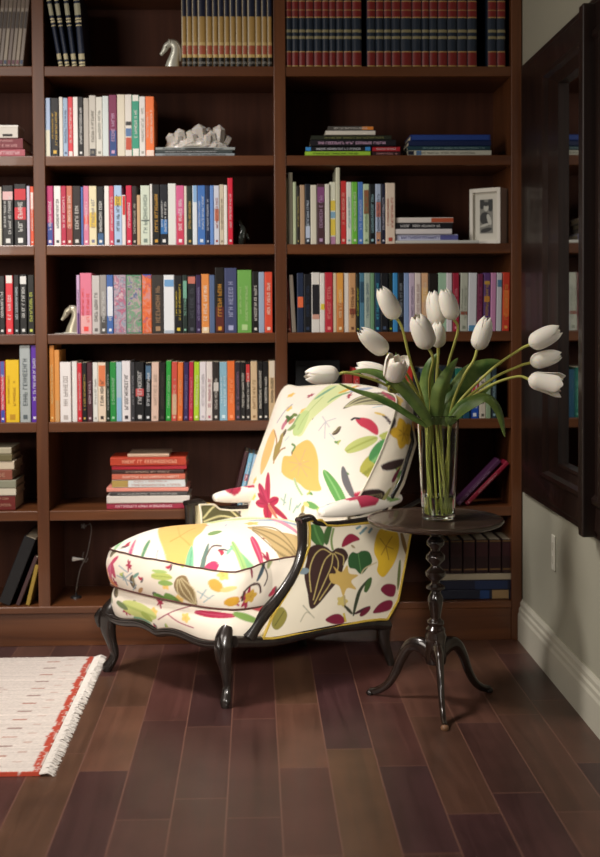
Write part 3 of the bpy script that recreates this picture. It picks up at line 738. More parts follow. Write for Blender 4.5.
# ------------------------------------------------------------------ mirror in a deep dark frame on the right wall
mr_ = tag(empty('wall_mirror', (XW, 3.5, .57)), 'large mirror in a deep dark wood frame hung on the right wall', 'mirror')
ZB, ZTp, YFAR, YLIP, YN1, YN0 = .555, 2.095, 4.29, 3.71, 3.46, 2.75
def mp_(x, y, z): return (x-XW, y-3.5, z-.57)
def molding(pts_a, pts_b, name='frame_rail'):
    b = MB(); A = [mp_(*p) for p in pts_a]; B = [mp_(*p) for p in pts_b]; n = len(A)
    b.grid([A, B], closed_v=True); b.add(A, [tuple(range(n))]); b.add(B, [tuple(range(n))[::-1]])
    return b.build(name, wood_frame, mr_)
# profile: t = 0 at the outer edge .. 1 at the glass, q = how far it stands off the wall
PR = [(0, 0), (0, .010), (.05, .020), (.12, .018), (.18, .026), (.55, .022), (.62, .034), (.70, .036), (.76, .026), (.92, .020), (.95, .030), (1, .028), (1, 0)]
def prof_pts(kind, wid_far, end):
    out = []
    for t, q in PR:
        yf = YFAR-t*(YFAR-YLIP); yn = YN0+t*(YN1-YN0-.0); zb = ZB+t*.175; zt_ = ZTp-t*.175
        X = XW-.001-q
        out.append({'bf': (X, yf, zb), 'bn': (X, yn, zb), 'tf': (X, yf, zt_), 'tn': (X, yn, zt_)}[end])
    return out
for a, c_ in (('bf', 'bn'), ('tf', 'tn'), ('bf', 'tf'), ('bn', 'tn')): molding(prof_pts(0, 0, a), prof_pts(0, 0, c_))
# raised rib on the near stile
b = MB(); b.box(*mp_(XW-.062, 3.315, ZB+.012), *mp_(XW-.001, 3.36, ZTp-.03)); b.box(*mp_(XW-.056, 3.36, ZB+.02), *mp_(XW-.001, 3.385, ZTp-.04)); b.build('frame_rib', wood_frame, mr_, bevel=.006, bseg=3)
b = MB(); b.box(*mp_(XW-.012, YN1-.02, ZB+.17), *mp_(XW-.002, YLIP+.02, ZTp-.17)); b.build('mirror_glass', mat('mirror', (.86, .88, .86), .02, metal=1), mr_)
# light switch / socket plate
sp = tag(MB().box(-.006, -.02, -.058, 0, .02, .058).build('socket_plate', hm('dedccc', .4), None, loc=None, bevel=.003), 'white electrical socket plate on the right wall below the mirror', 'socket')
sp.location = (XW, 3.87, .415)
for z in (-.022, .022):
    MB().box(-.0085, -.008, z-.013, -.0055, .008, z+.013).build('socket_face', hm('cfccbc', .4), sp, bevel=.001)

# ------------------------------------------------------------------ rug
rx, ry0, ry1 = -.566, 3.09, 4.165
RU = empty('rug', (-1.6, 3.64, 0)); tag(RU, 'cream wool rug with red border line and fringed end', 'rug')
CREAM = hexl('d9cfc6'); REDB = hexl('b8452f')
nx, ny = 330, 260; xs = np.linspace(-2.6, rx, nx); ys = np.linspace(ry0, ry1, ny)
X_, Y_ = np.meshgrid(xs, ys, indexing='ij'); colr = np.zeros((nx, ny, 3)); colr[:] = CREAM
rg = np.random.RandomState(4)
colr *= (1+.05*rg.randn(nx, ny, 1)) * (1+.05*rg.randn(1, ny, 1))
wob = .006*np.sin(Y_*37)+.004*np.sin(Y_*91)
red = (np.abs(X_-(rx-.016+wob*.5)) < .0105) & (rg.rand(nx, ny) < .93); colr[red] = np.array(REDB)
red = (Y_ < ry0+.012) & (rg.rand(nx, ny) < .92); colr[red] = np.array(REDB)*1.05
for k in range(15):                                    # row of small woven dots beside the border
    yy_ = ry0+.05+k*.074; cx_ = rx-.135
    md = (np.abs(Y_-yy_) < .006) & (np.abs(X_-cx_) < .020); colr[md] = colr[md]*.25+np.array(hexl('a86a58' if k % 2 else '8c6a62'))*.75
    md = (np.abs(Y_-yy_-.03) < .005) & (np.abs(X_-cx_-.055) < .012); colr[md] = colr[md]*.55+np.array(hexl('b07c6c'))*.45
for (cx_, cy_) in ((-.86, 3.80), (-.86, 3.38), (-1.12, 3.6), (-.98, 3.16)):
    for dy, hw_ in ((0, .06), (.018, .045), (-.03, .05), (-.045, .035)):
        md = (np.abs(Y_-cy_-dy) < .006) & (np.abs(X_-cx_) < hw_) & (rg.rand(nx, ny) < .6); colr[md] = colr[md]*.5+np.array(hexl('a07468'))*.5
hgt = .009+.0012*rg.rand(nx, ny)
hgt[0, :] = hgt[-1, :] = .001; hgt[:, 0] = hgt[:, -1] = .001
vs = np.stack([X_+1.6, Y_-3.64, hgt], -1).reshape(-1, 3)
fs = [(i*ny+j, (i+1)*ny+j, (i+1)*ny+j+1, i*ny+j+1) for i in range(nx-1) for j in range(ny-1)]
me = bpy.data.meshes.new('pile'); me.from_pydata(vs.tolist(), [], fs); me.update()
ca = me.color_attributes.new('Print', 'FLOAT_COLOR', 'POINT'); ca.data.foreach_set('color', np.concatenate([colr.reshape(-1, 3).clip(0, 1), np.ones((nx*ny, 1))], 1).ravel())
RUGM = fabric_mat('rug_wool'); me.materials.append(RUGM); po = link('pile', me, RU)
b = MB()
for k in range(420):
    y = ry0+(ry1-ry0)*k/419; L = .030+.010*rg.rand(); dy = .012*rg.randn(); z1 = .002+.004*rg.rand()
    b.tube([(rx+1.6-.004, y-3.64, .006), (rx+1.6+L*.5, y-3.64+dy*.5, .006+z1), (rx+1.6+L, y-3.64+dy, .0022)], [.0022, .0018, .0009], n=4)
b.build('fringe', mat('fringe_wool', hexl('e0dad2'), .9), RU, weld=False); 

# ------------------------------------------------------------------ tripod table
TX, TY, TZ = .549, 3.61, .575
tb = tag(empty('pedestal_table', (TX, TY, 0)), 'round dark tripod pedestal table with turned column beside the armchair', 'table')
b = MB(); b.lathe([(.001, TZ-.016), (.190, TZ-.016), (.203, TZ-.010), (.208, TZ-.004), (.207, TZ+.002), (.203, TZ+.004), (.198, TZ+.001), (.194, TZ), (.001, TZ)], 72); b.build('tabletop', wood('tabletop_wood_lit', hexl('2e231c'), hexl('4c3b2f'), .26, 0, coat=.3), tb, shade=True)  # table wood made lighter on top: reflected light put into the colour
b = MB(); b.lathe([(.001, TZ-.033), (.055, TZ-.032), (.055, TZ-.016), (.001, TZ-.016)], 28); b.build('top_block', wood_table, tb)
cp = [(.012, .13), (.030, .135), (.033, .15), (.031, .20), (.033, .225), (.028, .235), (.030, .245), (.022, .255), (.026, .262), (.026, .27), (.015, .28), (.018, .30), (.023, .33), (.024, .345), (.016, .36), (.013, .365), (.028, .375), (.028, .382), (.013, .392),
      (.014, .40), (.030, .415), (.031, .428), (.014, .445), (.014, .452), (.029, .468), (.029, .480), (.014, .495), (.015, .502), (.027, .515), (.027, .526), (.015, .54), (.02, .55), (.03, .562)]
b = MB(); b.lathe([(r_, z*.965) for r_, z in cp], 32); b.build('column', wood_table, tb, shade=True)
for ang in (-92, 150, 32):
    b = MB(); c, s_ = math.cos(R(ang)), math.sin(R(ang))
    path = [(.018, .165), (.05, .180), (.085, .174), (.112, .136), (.132, .088), (.158, .046), (.192, .02), (.222, .011)]
    b.tube([(r_*c, r_*s_, z) for r_, z in path], [.031, .026, .020, .0165, .0145, .013, .012, .010], n=12, res=5, upv=(-s_, c, 0), flat=.7)
    b.build('leg', wood_table, tb, shade=True)
    f = MB(); f.lathe([(.004, 0), (.011, .001), (.013, .007), (.009, .014), (.001, .016)], 14, (.222*c, .222*s_, 0)); f.build('foot', mat('table_foot_%d' % (ang == -92), hexl('7c5a40') if ang == -92 else hexl('18110e'), .35), tb, shade=True)

# ------------------------------------------------------------------ vase and tulips
VX, VY = .5565, 3.60; VB = TZ+.0008; VH = .319
vs_ = tag(empty('glass_vase', (VX, VY, VB)), 'tall clear glass vase of tulips standing on the tripod table', 'vase')
GL = mat('clear_glass', (.94, .97, .95), .0, trans=1, ior=1.45); WAT = mat('water', (.90, .97, .85), 0, trans=1, ior=1.33)
def vr(z): return .0495+.0145*(z/VH)
pr = [(.001, 0), (.045, 0), (.0495, .003)]+[(vr(z), z) for z in np.linspace(.01, VH-.001, 14)]+[(vr(VH)-.001, VH), (vr(VH)-.0022, VH-.001)]+[(vr(z)-.0025, z) for z in np.linspace(VH-.01, .018, 14)]+[(.04, .014), (.001, .013)]
b = MB(); b.lathe(pr, 56); b.build('glass', GL, vs_, shade=True)
b = MB(); b.lathe([(.001, .0145), (.0395, .0152)]+[(vr(z)-.0032, z) for z in np.linspace(.02, .072, 5)]+[(.001, .072)], 48); b.build('water', WAT, vs_, shade=True)

PET = mat('tulip_petal', hexl('f0eadc'), .55, sub=.25); STM = mat('tulip_stem', hexl('b8b85c'), .5, sub=.1); LEAF = None
def leaf_mat():
    m = mat('tulip_leaf', hexl('4c6830'), .42, sub=.08); nt = m.node_tree; b = nt.nodes['Principled BSDF']
    tc = nt.nodes.new('ShaderNodeTexCoord'); nz = nt.nodes.new('ShaderNodeTexNoise'); nz.inputs['Scale'].default_value = 14; nz.inputs['Detail'].default_value = 4
    cr = nt.nodes.new('ShaderNodeValToRGB'); cr.color_ramp.elements[0].color = (*hexl('42622a'), 1); cr.color_ramp.elements[1].color = (*hexl('84984e'), 1); cr.color_ramp.elements[0].position = .35; cr.color_ramp.elements[1].position = .7
    nt.links.new(tc.outputs['Object'], nz.inputs[0]); nt.links.new(nz.outputs[0], cr.inputs[0]); nt.links.new(cr.outputs[0], b.inputs['Base Color']); return m
LEAF = leaf_mat()
def petal(parent, base, d, L, Rr, phi, opn, inner, wide=1.0):
    q = d.to_track_quat('Z', 'X').to_matrix(); nu, nv = 11, 15; out = []; th = .0009
    tabr = [(0, .12), (.05, .52), (.12, .78), (.22, .94), (.38, 1.0), (.58, .97+opn*.15), (.75, .86+opn*.4), (.88, .68+opn*.7), (.95, .50+opn*.85), (1, .38+opn*1.0)]
    tabw = [(0, .8), (.2, 1.06), (.45, 1.10), (.7, 1.02), (.85, .85), (.95, .6), (1, .25)]
    for side in (0, 1):
        rows = []
        for i in range(nv):
            v = i/(nv-1); rr = interp(v, tabr)*Rr*(.90 if inner else 1)-side*th; ww = interp(v, tabw)*wide
            rows.append([base+q @ Vector((rr*(1+.05*abs(u)**2*(-1))*math.cos(phi+u*ww), rr*math.sin(phi+u*ww), L*v*(.97 if inner else 1)-.015*L*u*u*v+ .012*L*math.cos(u*3.1)*v)) for u in np.linspace(-1, 1, nu)])
        out.append(rows)
    b = MB(); b.grid(out[0]); b.grid(out[1])
    e0 = out[0][0]+[r[-1] for r in out[0]]+out[0][-1][::-1]+[r[0] for r in out[0]][::-1]
    e1 = out[1][0]+[r[-1] for r in out[1]]+out[1][-1][::-1]+[r[0] for r in out[1]][::-1]
    b.grid([e0, e1])
    b.build('petal', PET, parent, shade=True)
def leaf(parent, pts, wid, twist=0.0, upv=(0, -1, .2)):
    """strap leaf along a path: wid = half width, folded a little along the midrib"""
    P, _ = smooth([Vector(p) for p in pts], [1]*len(pts), 7); n = len(P); rows = [[], []]; A = []; B = []
    for i, p in enumerate(P):
        t = (P[min(i+1, n-1)]-P[max(i-1, 0)]).normalized(); v = i/(n-1); a = Vector(upv).normalized(); nrm = (a-t*a.dot(t)).normalized(); sd = t.cross(nrm)
        w = wid*max(.02, (math.sin(math.pi*min(1, (v*.93+.07))**.8))**.75)
        ra = []; rb = []
        for u in (-1, -.6, -.2, 0, .2, .6, 1):
            q = p+sd*u*w+nrm*(-abs(u)**1.4*w*.45+.12*w*math.sin(v*11+u))
            ra.append(q+nrm*.0006); rb.append(q-nrm*.0006)
        A.append(ra); B.append(rb)
    b = MB(); b.grid(A); b.grid(B)
    e0 = A[0]+[r[-1] for r in A]+A[-1][::-1]+[r[0] for r in A][::-1]; e1 = B[0]+[r[-1] for r in B]+B[-1][::-1]+[r[0] for r in B][::-1]
    b.grid([e0, e1]); b.build('leaf', LEAF, parent, shade=True)
# (base px, tip px, depth of base, depth of tip, radius, openness, label)
TUL = [
 ((397, 319), (380, 288), 3.57, 3.55, .0205, 0, 'closed white tulip high on the left of the bouquet'),
 ((387, 353), (360, 330), 3.52, 3.49, .0205, 0, 'closed white tulip on the left, below the highest left one'),
 ((392, 381), (399, 357), 3.50, 3.46, .024, .45, 'open white tulip showing its inside, low left of the vase rim'),
 ((429, 349), (416, 315), 3.52, 3.50, .0235, .1, 'large front white tulip in the middle of the bouquet'),
 ((438, 327), (433, 291), 3.66, 3.67, .021, 0, 'white tulip at the top, the left of the touching pair'),
 ((454, 320), (443, 289), 3.60, 3.59, .0200, 0, 'white tulip at the top, the right of the touching pair'),
 ((438, 348), (438, 322), 3.62, 3.62, .018, 0, 'small white tulip half hidden behind the large front one'),
 ((477, 350), (488, 317), 3.58, 3.57, .0205, 0, 'closed upright white tulip right of the middle'),
 ((529, 345), (560, 329), 3.58, 3.57, .0215, .08, 'white tulip reaching right, topmost of the three at the right'),
 ((530, 363), (561, 354), 3.60, 3.60, .0185, .05, 'white tulip reaching right, between the two others at the right'),
 ((528, 379), (563, 386), 3.55, 3.52, .021, .75, 'open white tulip with spreading petals, lowest at the right'),
 ((339, 374), (305, 376), 3.44, 3.42, .0195, .1, 'white tulip reaching far left above the chair back'),
 ((387, 374), (356, 366), 3.60, 3.60, .0175, 0, 'white tulip lying leftwards behind a leaf above the chair'),
]
rt_ = random.Random(11); tul_objs = []
RK = 1.42
for i, (bp, tp_, yb, yt, rr, opn, lab) in enumerate(TUL):
    B = at(bp[0], bp[1], yb); T = at(tp_[0], tp_[1], yt); d = (T-B).normalized(); L = (T-B).length
    a = 2*math.pi*i/13+.4; foot = Vector((VX+.028*math.cos(a+2.6), VY+.028*math.sin(a+2.6), VB+.018))
    dirx = (B.x-VX); lean = max(-1, min(1, dirx/.12)); rim = Vector((VX+.046*lean+.010*math.cos(a), VY+.034*math.sin(a)*(1-abs(lean)*.6), VB+VH+.006))
    root = tag(empty('tulip', foot), lab, 'tulip', 'white tulips in the glass vase'); tul_objs.append(root)
    mid = rim.lerp(B, .5)+Vector((lean*.004, 0, .018 if abs(lean) > .8 else .0)); pre = B-d*.035
    if abs(lean) > .9 and B.z < 1.16: mid = rim.lerp(pre, .55)+Vector((0, 0, .02))
    b = MB(); b.tube([p-foot for p in (foot, foot.lerp(rim, .5), rim, mid, pre, B)], [.0036, .0038, .0042, .0042, .004, .0046], n=8, res=8); b.build('stem', STM, root, shade=True)
    for k in range(6): petal(root, B-foot, d, L, rr*RK, k*math.pi/3+.35*i, opn*(1.2 if k % 2 == 0 else .5), k % 2 == 1, 1.0 if opn < .3 else .85)
def lf(ti, px_pts, wid, upv=(0, -1, .2)):
    root = tul_objs[ti]; o = root.location
    leaf(root, [at(x, y, Y)-Vector(o) for x, y, Y in px_pts], wid, upv=upv)
lf(7, [(441, 425, 3.60), (448, 405, 3.61), (458, 388, 3.63), (470, 372, 3.65), (488, 364, 3.66), (503, 362, 3.66)], .036, (-.45, -1, .3))
lf(10, [(447, 424, 3.57), (458, 409, 3.56), (472, 399, 3.55), (487, 396, 3.54), (499, 410, 3.54), (505, 437, 3.55)], .024, (0, -.7, .8))
lf(11, [(432, 424, 3.56), (416, 404, 3.54), (402, 387, 3.52), (385, 375, 3.50), (366, 370, 3.49), (346, 373, 3.48)], .018, (0, -.8, .7))
lf(12, [(428, 426, 3.55), (412, 416, 3.54), (394, 404, 3.53), (376, 396, 3.52), (356, 390, 3.51), (338, 383, 3.50)], .013, (0, -.8, .7))
lf(2, [(432, 425, 3.54), (421, 408, 3.52), (408, 392, 3.51), (394, 382, 3.50), (386, 384, 3.48)], .020, (.3, -1, .2))
lf(3, [(436, 425, 3.56), (438, 408, 3.55), (441, 390, 3.54), (449, 372, 3.55), (458, 358, 3.57)], .024, (.2, -1, .1))
lf(4, [(433, 425, 3.62), (428, 405, 3.63), (426, 385, 3.64), (430, 365, 3.64), (440, 352, 3.64)], .024, (-.3, -1, .1))
lf(5, [(444, 425, 3.62), (446, 405, 3.63), (444, 385, 3.64), (436, 366, 3.65)], .022, (-.2, -1, .1))
lf(0, [(430, 424, 3.58), (420, 407, 3.58), (410, 395, 3.58), (400, 372, 3.58), (396, 352, 3.585)], .015, (.2, -1, .1))
lf(8, [(450, 424, 3.58), (464, 408, 3.58), (478, 396, 3.58), (490, 386, 3.57), (500, 382, 3.57)], .010, (0, -1, .4))

# ------------------------------------------------------------------ armchair
# local chair coordinates: X to the sitter's left-hand side in view (left -, right +), Y from the front edge to the back, Z up;
# the seat narrows and drops a little towards the back
MIDC = Vector((-.275, 3.828)); EXC = Vector((.758, -.735)); EYC = Vector((.843, .50)); TPR = .25/.64
CH = Vector((-.08, 3.93, 0))
def Wc(v):
    X, Y, Z = v; p = MIDC+EXC*(X*(1-TPR*Y))+EYC*Y
    yy = p.y if p.y < 4.26 else 4.26+(p.y-4.26)*.5
    return Vector((p.x-CH.x, yy-CH.y, Z-.078*Y*max(0, min(1, Z/.15))))
def invc(p):
    r = Vector((p.x, p.y))-MIDC; det = EXC.x*EYC.y-EYC.x*EXC.y
    Xp = (r.x*EYC.y-EYC.x*r.y)/det; Y = (EXC.x*r.y-EXC.y*r.x)/det
    return (Xp/(1-TPR*Y), Y, p.z+.078*Y)
chair = tag(empty('armchair', CH), 'floral upholstered armchair with carved black wood frame and deep seat cushion', 'armchair')

class Canvas:
    """a printed piece of cloth: base colour plus motifs, in the metric coordinates of its own panel"""
    def __init__(s, u0, v0, u1, v1, base='f3ece0', res=.0011, px=None):
        s.u0, s.v0, s.res = u0, v0, res; s.px = px
        s.w, s.h = int((u1-u0)/res)+1, int((v1-v0)/res)+1
        s.a = np.zeros((s.w, s.h, 3), np.float32); s.a[:] = hexl(base)
    def uv(s, p): return s.px(*p) if s.px else p
    def fill(s, pts, col, alpha=1.0):
        P = np.array(pts); P = np.stack([(P[:, 0]-s.u0)/s.res, (P[:, 1]-s.v0)/s.res], 1)
        a0 = np.maximum(np.floor(P.min(0)).astype(int)-1, 0); a1 = np.minimum(np.ceil(P.max(0)).astype(int)+2, [s.w, s.h])
        if (a1 <= a0).any(): return
        X, Y = np.meshgrid(np.arange(a0[0], a1[0]), np.arange(a0[1], a1[1]), indexing='ij'); ins = np.zeros(X.shape, bool)
        for (x0, y0), (x1, y1) in zip(P, np.roll(P, -1, 0)):
            if y0 == y1: continue
            ins ^= ((Y >= y0) != (Y >= y1)) & (X < (x1-x0)*(Y-y0)/(y1-y0)+x0)
        sub = s.a[a0[0]:a1[0], a0[1]:a1[1]]; c = np.array(hexl(col), np.float32)
        sub[ins] = sub[ins]*(1-alpha)+c*alpha
    def blob(s, pts, col, alpha=1.0, res=6):
        n = len(pts); out = []
        for i in range(n):
            p0, p1, p2, p3 = [np.array(pts[(i+k) % n], float) for k in (-1, 0, 1, 2)]
            for k in range(res):
                t = k/res; out.append(.5*((2*p1)+(-p0+p2)*t+(2*p0-5*p1+4*p2-p3)*t*t+(-p0+3*p1-3*p2+p3)*t**3))
        s.fill([s.uv(tuple(p)) for p in out], col, alpha)
    def line(s, pts, w, col, alpha=1.0, taper=False):
        P = [np.array(p, float) for p in pts]
        if len(P) > 2: P = [np.array((q.x, q.y)) for q in smooth([(p[0], p[1], 0) for p in P], [1]*len(P), 5)[0]]
        L = []; Rr = []; n = len(P)
        for i, p in enumerate(P):
            t = P[min(i+1, n-1)]-P[max(i-1, 0)]; t = t/(np.hypot(*t)+1e-9); nn = np.array([-t[1], t[0]]); v = i/(n-1)
            ww = w/2*(math.sin(math.pi*min(1, v*.9+.08))**.7 if taper else 1); L.append(p+nn*ww); Rr.append(p-nn*ww)
        s.fill([s.uv(tuple(p)) for p in L+Rr[::-1]], col, alpha)
    def leaf(s, a, b, w, col, vein=None, bend=0.0):
        a, b = np.array(a, float), np.array(b, float); d = b-a; n = np.array([-d[1], d[0]])/(np.hypot(*d)+1e-9)
        m = (a+b)/2+n*bend; w = w*1.08
        s.line([a, m, b], w, col, taper=True)
        if vein: s.line([a, m, b], max(.15*w, .001 if not s.px else .5), vein, .8)
    def stripes(s, a, b, w, n, col, sw, bend=1.0):
        a, b = np.array(a, float), np.array(b, float); d = b-a; nn = np.array([-d[1], d[0]])/(np.hypot(*d)+1e-9)
        for k in range(n):
            o = (k-(n-1)/2)/((n-1)/2 or 1)*w*.38; s.line([a+d*.06+nn*o*.35, (a+b)/2+nn*o*bend, b-d*.08+nn*o*.2], sw, col, .9)
    def blossom(s, c, r, col, line=None, n=5, rot=0.0, sq=1.0):
        c = np.array(c, float); pts = []
        for k in range(n*4):
            t = 2*math.pi*k/(n*4)+rot; rr = r*(.84+.16*math.cos(n*(t-rot))); pts.append(c+np.array([rr*math.cos(t), rr*math.sin(t)*sq]))
        s.blob([tuple(p) for p in pts], col)
        if line:
            for k in range(7): t = 2*math.pi*k/7+rot; s.line([c, c+np.array([math.cos(t), math.sin(t)*sq])*r*.5], r*.06, line, .7)
    def lily(s, c, r, col, dark, rot=0.0):
        for k, (a, L) in enumerate([(90, 1.25), (135, .95), (175, .8), (20, .75), (-60, 1.0), (-100, .8)]):
            t = R(a)+rot; s.leaf(c, (c[0]+r*L*math.cos(t), c[1]+r*L*math.sin(t)), r*.36, col, dark)
    def scatter(s, u0, u1, v0, v1, seed, dens=1.0, scale=1.0):
        """repeat of the same print for the parts nobody traced"""
        rr = random.Random(seed); n = int((u1-u0)*(v1-v0)*75*dens); kinds = 'leaf hosta blossom lily leaf2 sprig'.split(); done = []
        for k in range(n*3):
            if len(done) >= n: break
            u, v = rr.uniform(u0, u1), rr.uniform(v0, v1)
            if any((u-a)**2+(v-b)**2 < (.085*scale)**2 for a, b in done): continue
            done.append((u, v)); kd = kinds[len(done) % 6]; t = rr.uniform(0, 6.28); q = lambda L, t=t: (u+L*scale*math.cos(t), v+L*scale*math.sin(t))
            if kd == 'leaf': s.leaf((u, v), q(.07), .024*scale, '5f8f4c', '86ac6c', .006); s.leaf((u, v), (u+.05*scale*math.cos(t+1), v+.05*scale*math.sin(t+1)), .018*scale, 'b8bf62', None, -.004)
            elif kd == 'hosta': s.leaf((u, v), q(.10), .052*scale, '55483a', None, .008); s.stripes((u, v), q(.10), .05*scale, 4, 'c2b582', .0022*scale)
            elif kd == 'blossom': s.blossom((u, v), .042*scale, 'ecc66e', 'd89a58', 5, t, .9)
            elif kd == 'lily': s.lily((u, v), .042*scale, 'aa2f4a', '7c1f38', t)
            elif kd == 'leaf2': s.leaf((u, v), q(.055), .02*scale, 'b03048', None, .006); s.leaf((u, v), (u+.05*scale*math.cos(t+.9), v+.05*scale*math.sin(t+.9)), .014*scale, '5c5654', None, .004)
            else:
                for j in range(4): s.line([(u, v), (u+.03*scale*math.cos(t+j*.7), v+.03*scale*math.sin(t+j*.7))], .0025*scale, '8ea6a0')
    def soften(s):
        a = s.a
        for ax in (0, 1): a = (np.roll(a, 1, ax)+2*a+np.roll(a, -1, ax))/4
        s.a = a; return s
    def sample(s, u, v):
        x = np.clip((np.asarray(u)-s.u0)/s.res, 0, s.w-1.001); y = np.clip((np.asarray(v)-s.v0)/s.res, 0, s.h-1.001)
        i, j = x.astype(int), y.astype(int); fx, fy = (x-i)[..., None], (y-j)[..., None]; a = s.a
        return a[i, j]*(1-fx)*(1-fy)+a[i+1, j]*fx*(1-fy)+a[i, j+1]*(1-fx)*fy+a[i+1, j+1]*fx*fy

def cloth(name, rows, cols, parent, closed=False, flip=False, fn=Wc):
    """rows: (n, m, 3) local points; cols: (n, m, 3) print colours"""
    rows = np.asarray(rows, float); n, m = rows.shape[:2]; vs = [fn(Vector(p)) for p in rows.reshape(-1, 3)]
    fs = []; mm = m if closed else m-1
    for i in range(n-1):
        for j in range(mm):
            f = (i*m+j, i*m+(j+1) % m, (i+1)*m+(j+1) % m, (i+1)*m+j); fs.append(f[::-1] if flip else f)
    me = bpy.data.meshes.new(name); me.from_pydata(vs, [], fs); me.update()
    ca = me.color_attributes.new('Print', 'FLOAT_COLOR', 'POINT')
    ca.data.foreach_set('color', np.concatenate([np.asarray(cols).reshape(-1, 3), np.ones((n*m, 1))], 1).ravel())
    me.materials.append(FAB); me.polygons.foreach_set('use_smooth', [True]*len(fs)); return link(name, me, parent)
PIPE_D = mat('piping_dark', hexl('5c3c34'), .7); PIPE_C = mat('piping_cream', hexl('e4dcc8'), .7); PIPE_Y = mat('piping_gold', hexl('b89a38'), .6)

# ---- seat cushion and the deck under it
def outline(a, y0, y1, n, p=6.0, bow=.0, m=None):
    """rounded rectangle in plan; starts at the middle of the front, goes to +X first; n points evenly by arc length"""
    T = np.linspace(0, 2*math.pi, 4000, endpoint=False)-math.pi/2
    c, s = np.cos(T), np.sin(T); X = a*np.sign(c)*np.abs(c)**(2/p); Y = (y1-y0)/2*np.sign(s)*np.abs(s)**(2/p)
    Y = Y+(y0+y1)/2; Y = Y-bow*np.clip(1-(X/a)**2, 0, 1)*(Y < (y0+y1)/2)
    D = np.hypot(np.diff(X, append=X[0]), np.diff(Y, append=Y[0])); S = np.concatenate([[0], np.cumsum(D)]); t = np.linspace(0, S[-1], n, endpoint=False)
    X = np.append(X, X[0]); Y = np.append(Y, Y[0]); return np.stack([np.interp(t, S, X), np.interp(t, S, Y)], 1), t, S[-1]
# print traced on the cushion: picture position -> cushion coordinates
def W0(X, Y, Z): return Wc((X, Y, Z))+CH
def px_top(x, y):
    p = on_plane(x, y, W0(-.2, -.045, .436), W0(.2, -.045, .436), W0(0, .35, .545)); q = invc(p); return (q[0], q[1])
def px_front(x, y):
    p = on_plane(x, y, W0(-.29, -.03, .35), W0(.29, -.03, .35), W0(0, -.03, .5)); q = invc(p); return (q[0], p.z)
CT = Canvas(-.40, -.12, .40, .62, 'efe7d8', px=px_top)
CT.px = None; CT.scatter(-.28, .28, -.04, .5, 21, 1.1, .62); CT.px = px_top
CT.blob([(158, 538), (168, 527), (186, 529), (206, 526), (203, 541), (194, 549), (191, 561), (172, 564), (163, 552)], 'e8b668')
for q in ((178, 535), (190, 552), (170, 548), (196, 536)): CT.line([(180, 545), q], 1.0, 'd89c50', .8)
CT.line([(158, 552), (156, 558), (157, 565)], 1.2, '8c94a0')
CT.blob([(184, 568), (186, 559), (192, 552), (194, 560), (192, 571), (187, 571)], '7cb890'); CT.line([(188, 570), (192, 555)], .7, '4c8c68')
CT.leaf((197, 572), (209, 551), 4.2, '60786c'); CT.leaf((198, 572), (219, 561), 5.0, 'b83c62', None, -2.5)
CT.blob([(247, 532.5), (262, 529.5), (280, 528), (300, 526), (301, 540), (285, 540.5), (266, 536)], 'bfa472')
CT.stripes((249, 532.5), (302, 533), 10, 4, '8c7850', .9, 1.4)
CT.leaf((251, 539), (263, 549), 6.5, 'cc4468', 'e07c94'); CT.leaf((271, 554), (274, 546), 3.5, '84808c'); CT.line([(272, 554), (283, 549)], .8, 'b0a0a0')
CT.leaf((230, 551), (262, 553), 3.4, '8cc48c', None, 2.5); CT.leaf((226, 556), (232, 552), 2, '88b8a0')
CT.leaf((232, 548), (252, 560), 5, 'a8c880', '7ca860', 2); CT.leaf((150, 545), (140, 556), 3, '5c8c60'); CT.leaf((208, 545), (222, 541), 3.4, '7c9c5c'); CT.line([(205, 560), (212, 553), (222, 552)], 1.1, '6c5c58'); CT.leaf((256, 566), (268, 563), 3, 'b8486c'); CT.leaf((215, 573), (248, 569), 6.5, '80ba90', 'a8d4b0', 2.0); CT.leaf((240, 563), (272, 566), 5, 'c8d8a0', None, 2); CT.leaf((262, 555), (272, 561), 3.2, 'd88488')
CT.leaf((272, 557), (292, 559), 3.4, 'a08078', None, 1)
CT.leaf((137, 562), (128, 551), 0.1, 'c04060'); CT.leaf((122, 562), (136, 543), 3.2, 'c2587c'); CT.leaf((114, 546), (130, 533), 4.2, '9cc894', '78ac80')
CT.leaf((126, 530), (150, 527), 3, 'f0b890'); CT.leaf((148, 531), (172, 525), 1.8, 'a0a090'); CT.leaf((176, 528), (184, 522), 1.5, '98a898')
CT.leaf((192, 526), (232, 520), 4.5, 'd0dc98', None, 1.2); CT.leaf((222, 522), (300, 516), 4.5, 'ccd8a0', None, -.8); CT.leaf((200, 519), (230, 517), 2, 'dce0b0')
CT.leaf((248, 524), (300, 519), 2.2, 'a0b4c4'); CT.leaf((268, 520), (300, 524), 2.4, 'dc90a4'); CT.leaf((225, 534), (227, 529), 1.4, 'b0b0c8')
CT.line([(286, 543), (291, 540), (296, 542)], 1.2, '8cb0b8')
CF = Canvas(-.45, .18, 1.0, .50, 'e8dccb', px=px_front)
CF.px = None; CF.scatter(-.29, .29, .30, .43, 8, 3.0, .45); CF.scatter(.31, .98, .22, .46, 5, 1.4, .8); CF.px = px_front
CF.leaf((122, 562), (118, 584), 6, 'c4486c', 'e08ca0'); CF.leaf((122, 563), (128, 578), 5, 'b83c5c'); CF.leaf((122, 563), (112, 574), 4, 'c86484'); CF.leaf((121, 565), (129, 556), 4, 'c04060'); CF.leaf((120, 578), (122, 590), 5, 'cc5058')
CF.leaf((104, 562), (114, 577), 8, 'd89454'); CF.leaf((110, 575), (128, 589), 5, 'dc8c5c'); CF.line([(106, 549), (109, 560), (114, 550), (106, 549)], 1.6, '6c6860')
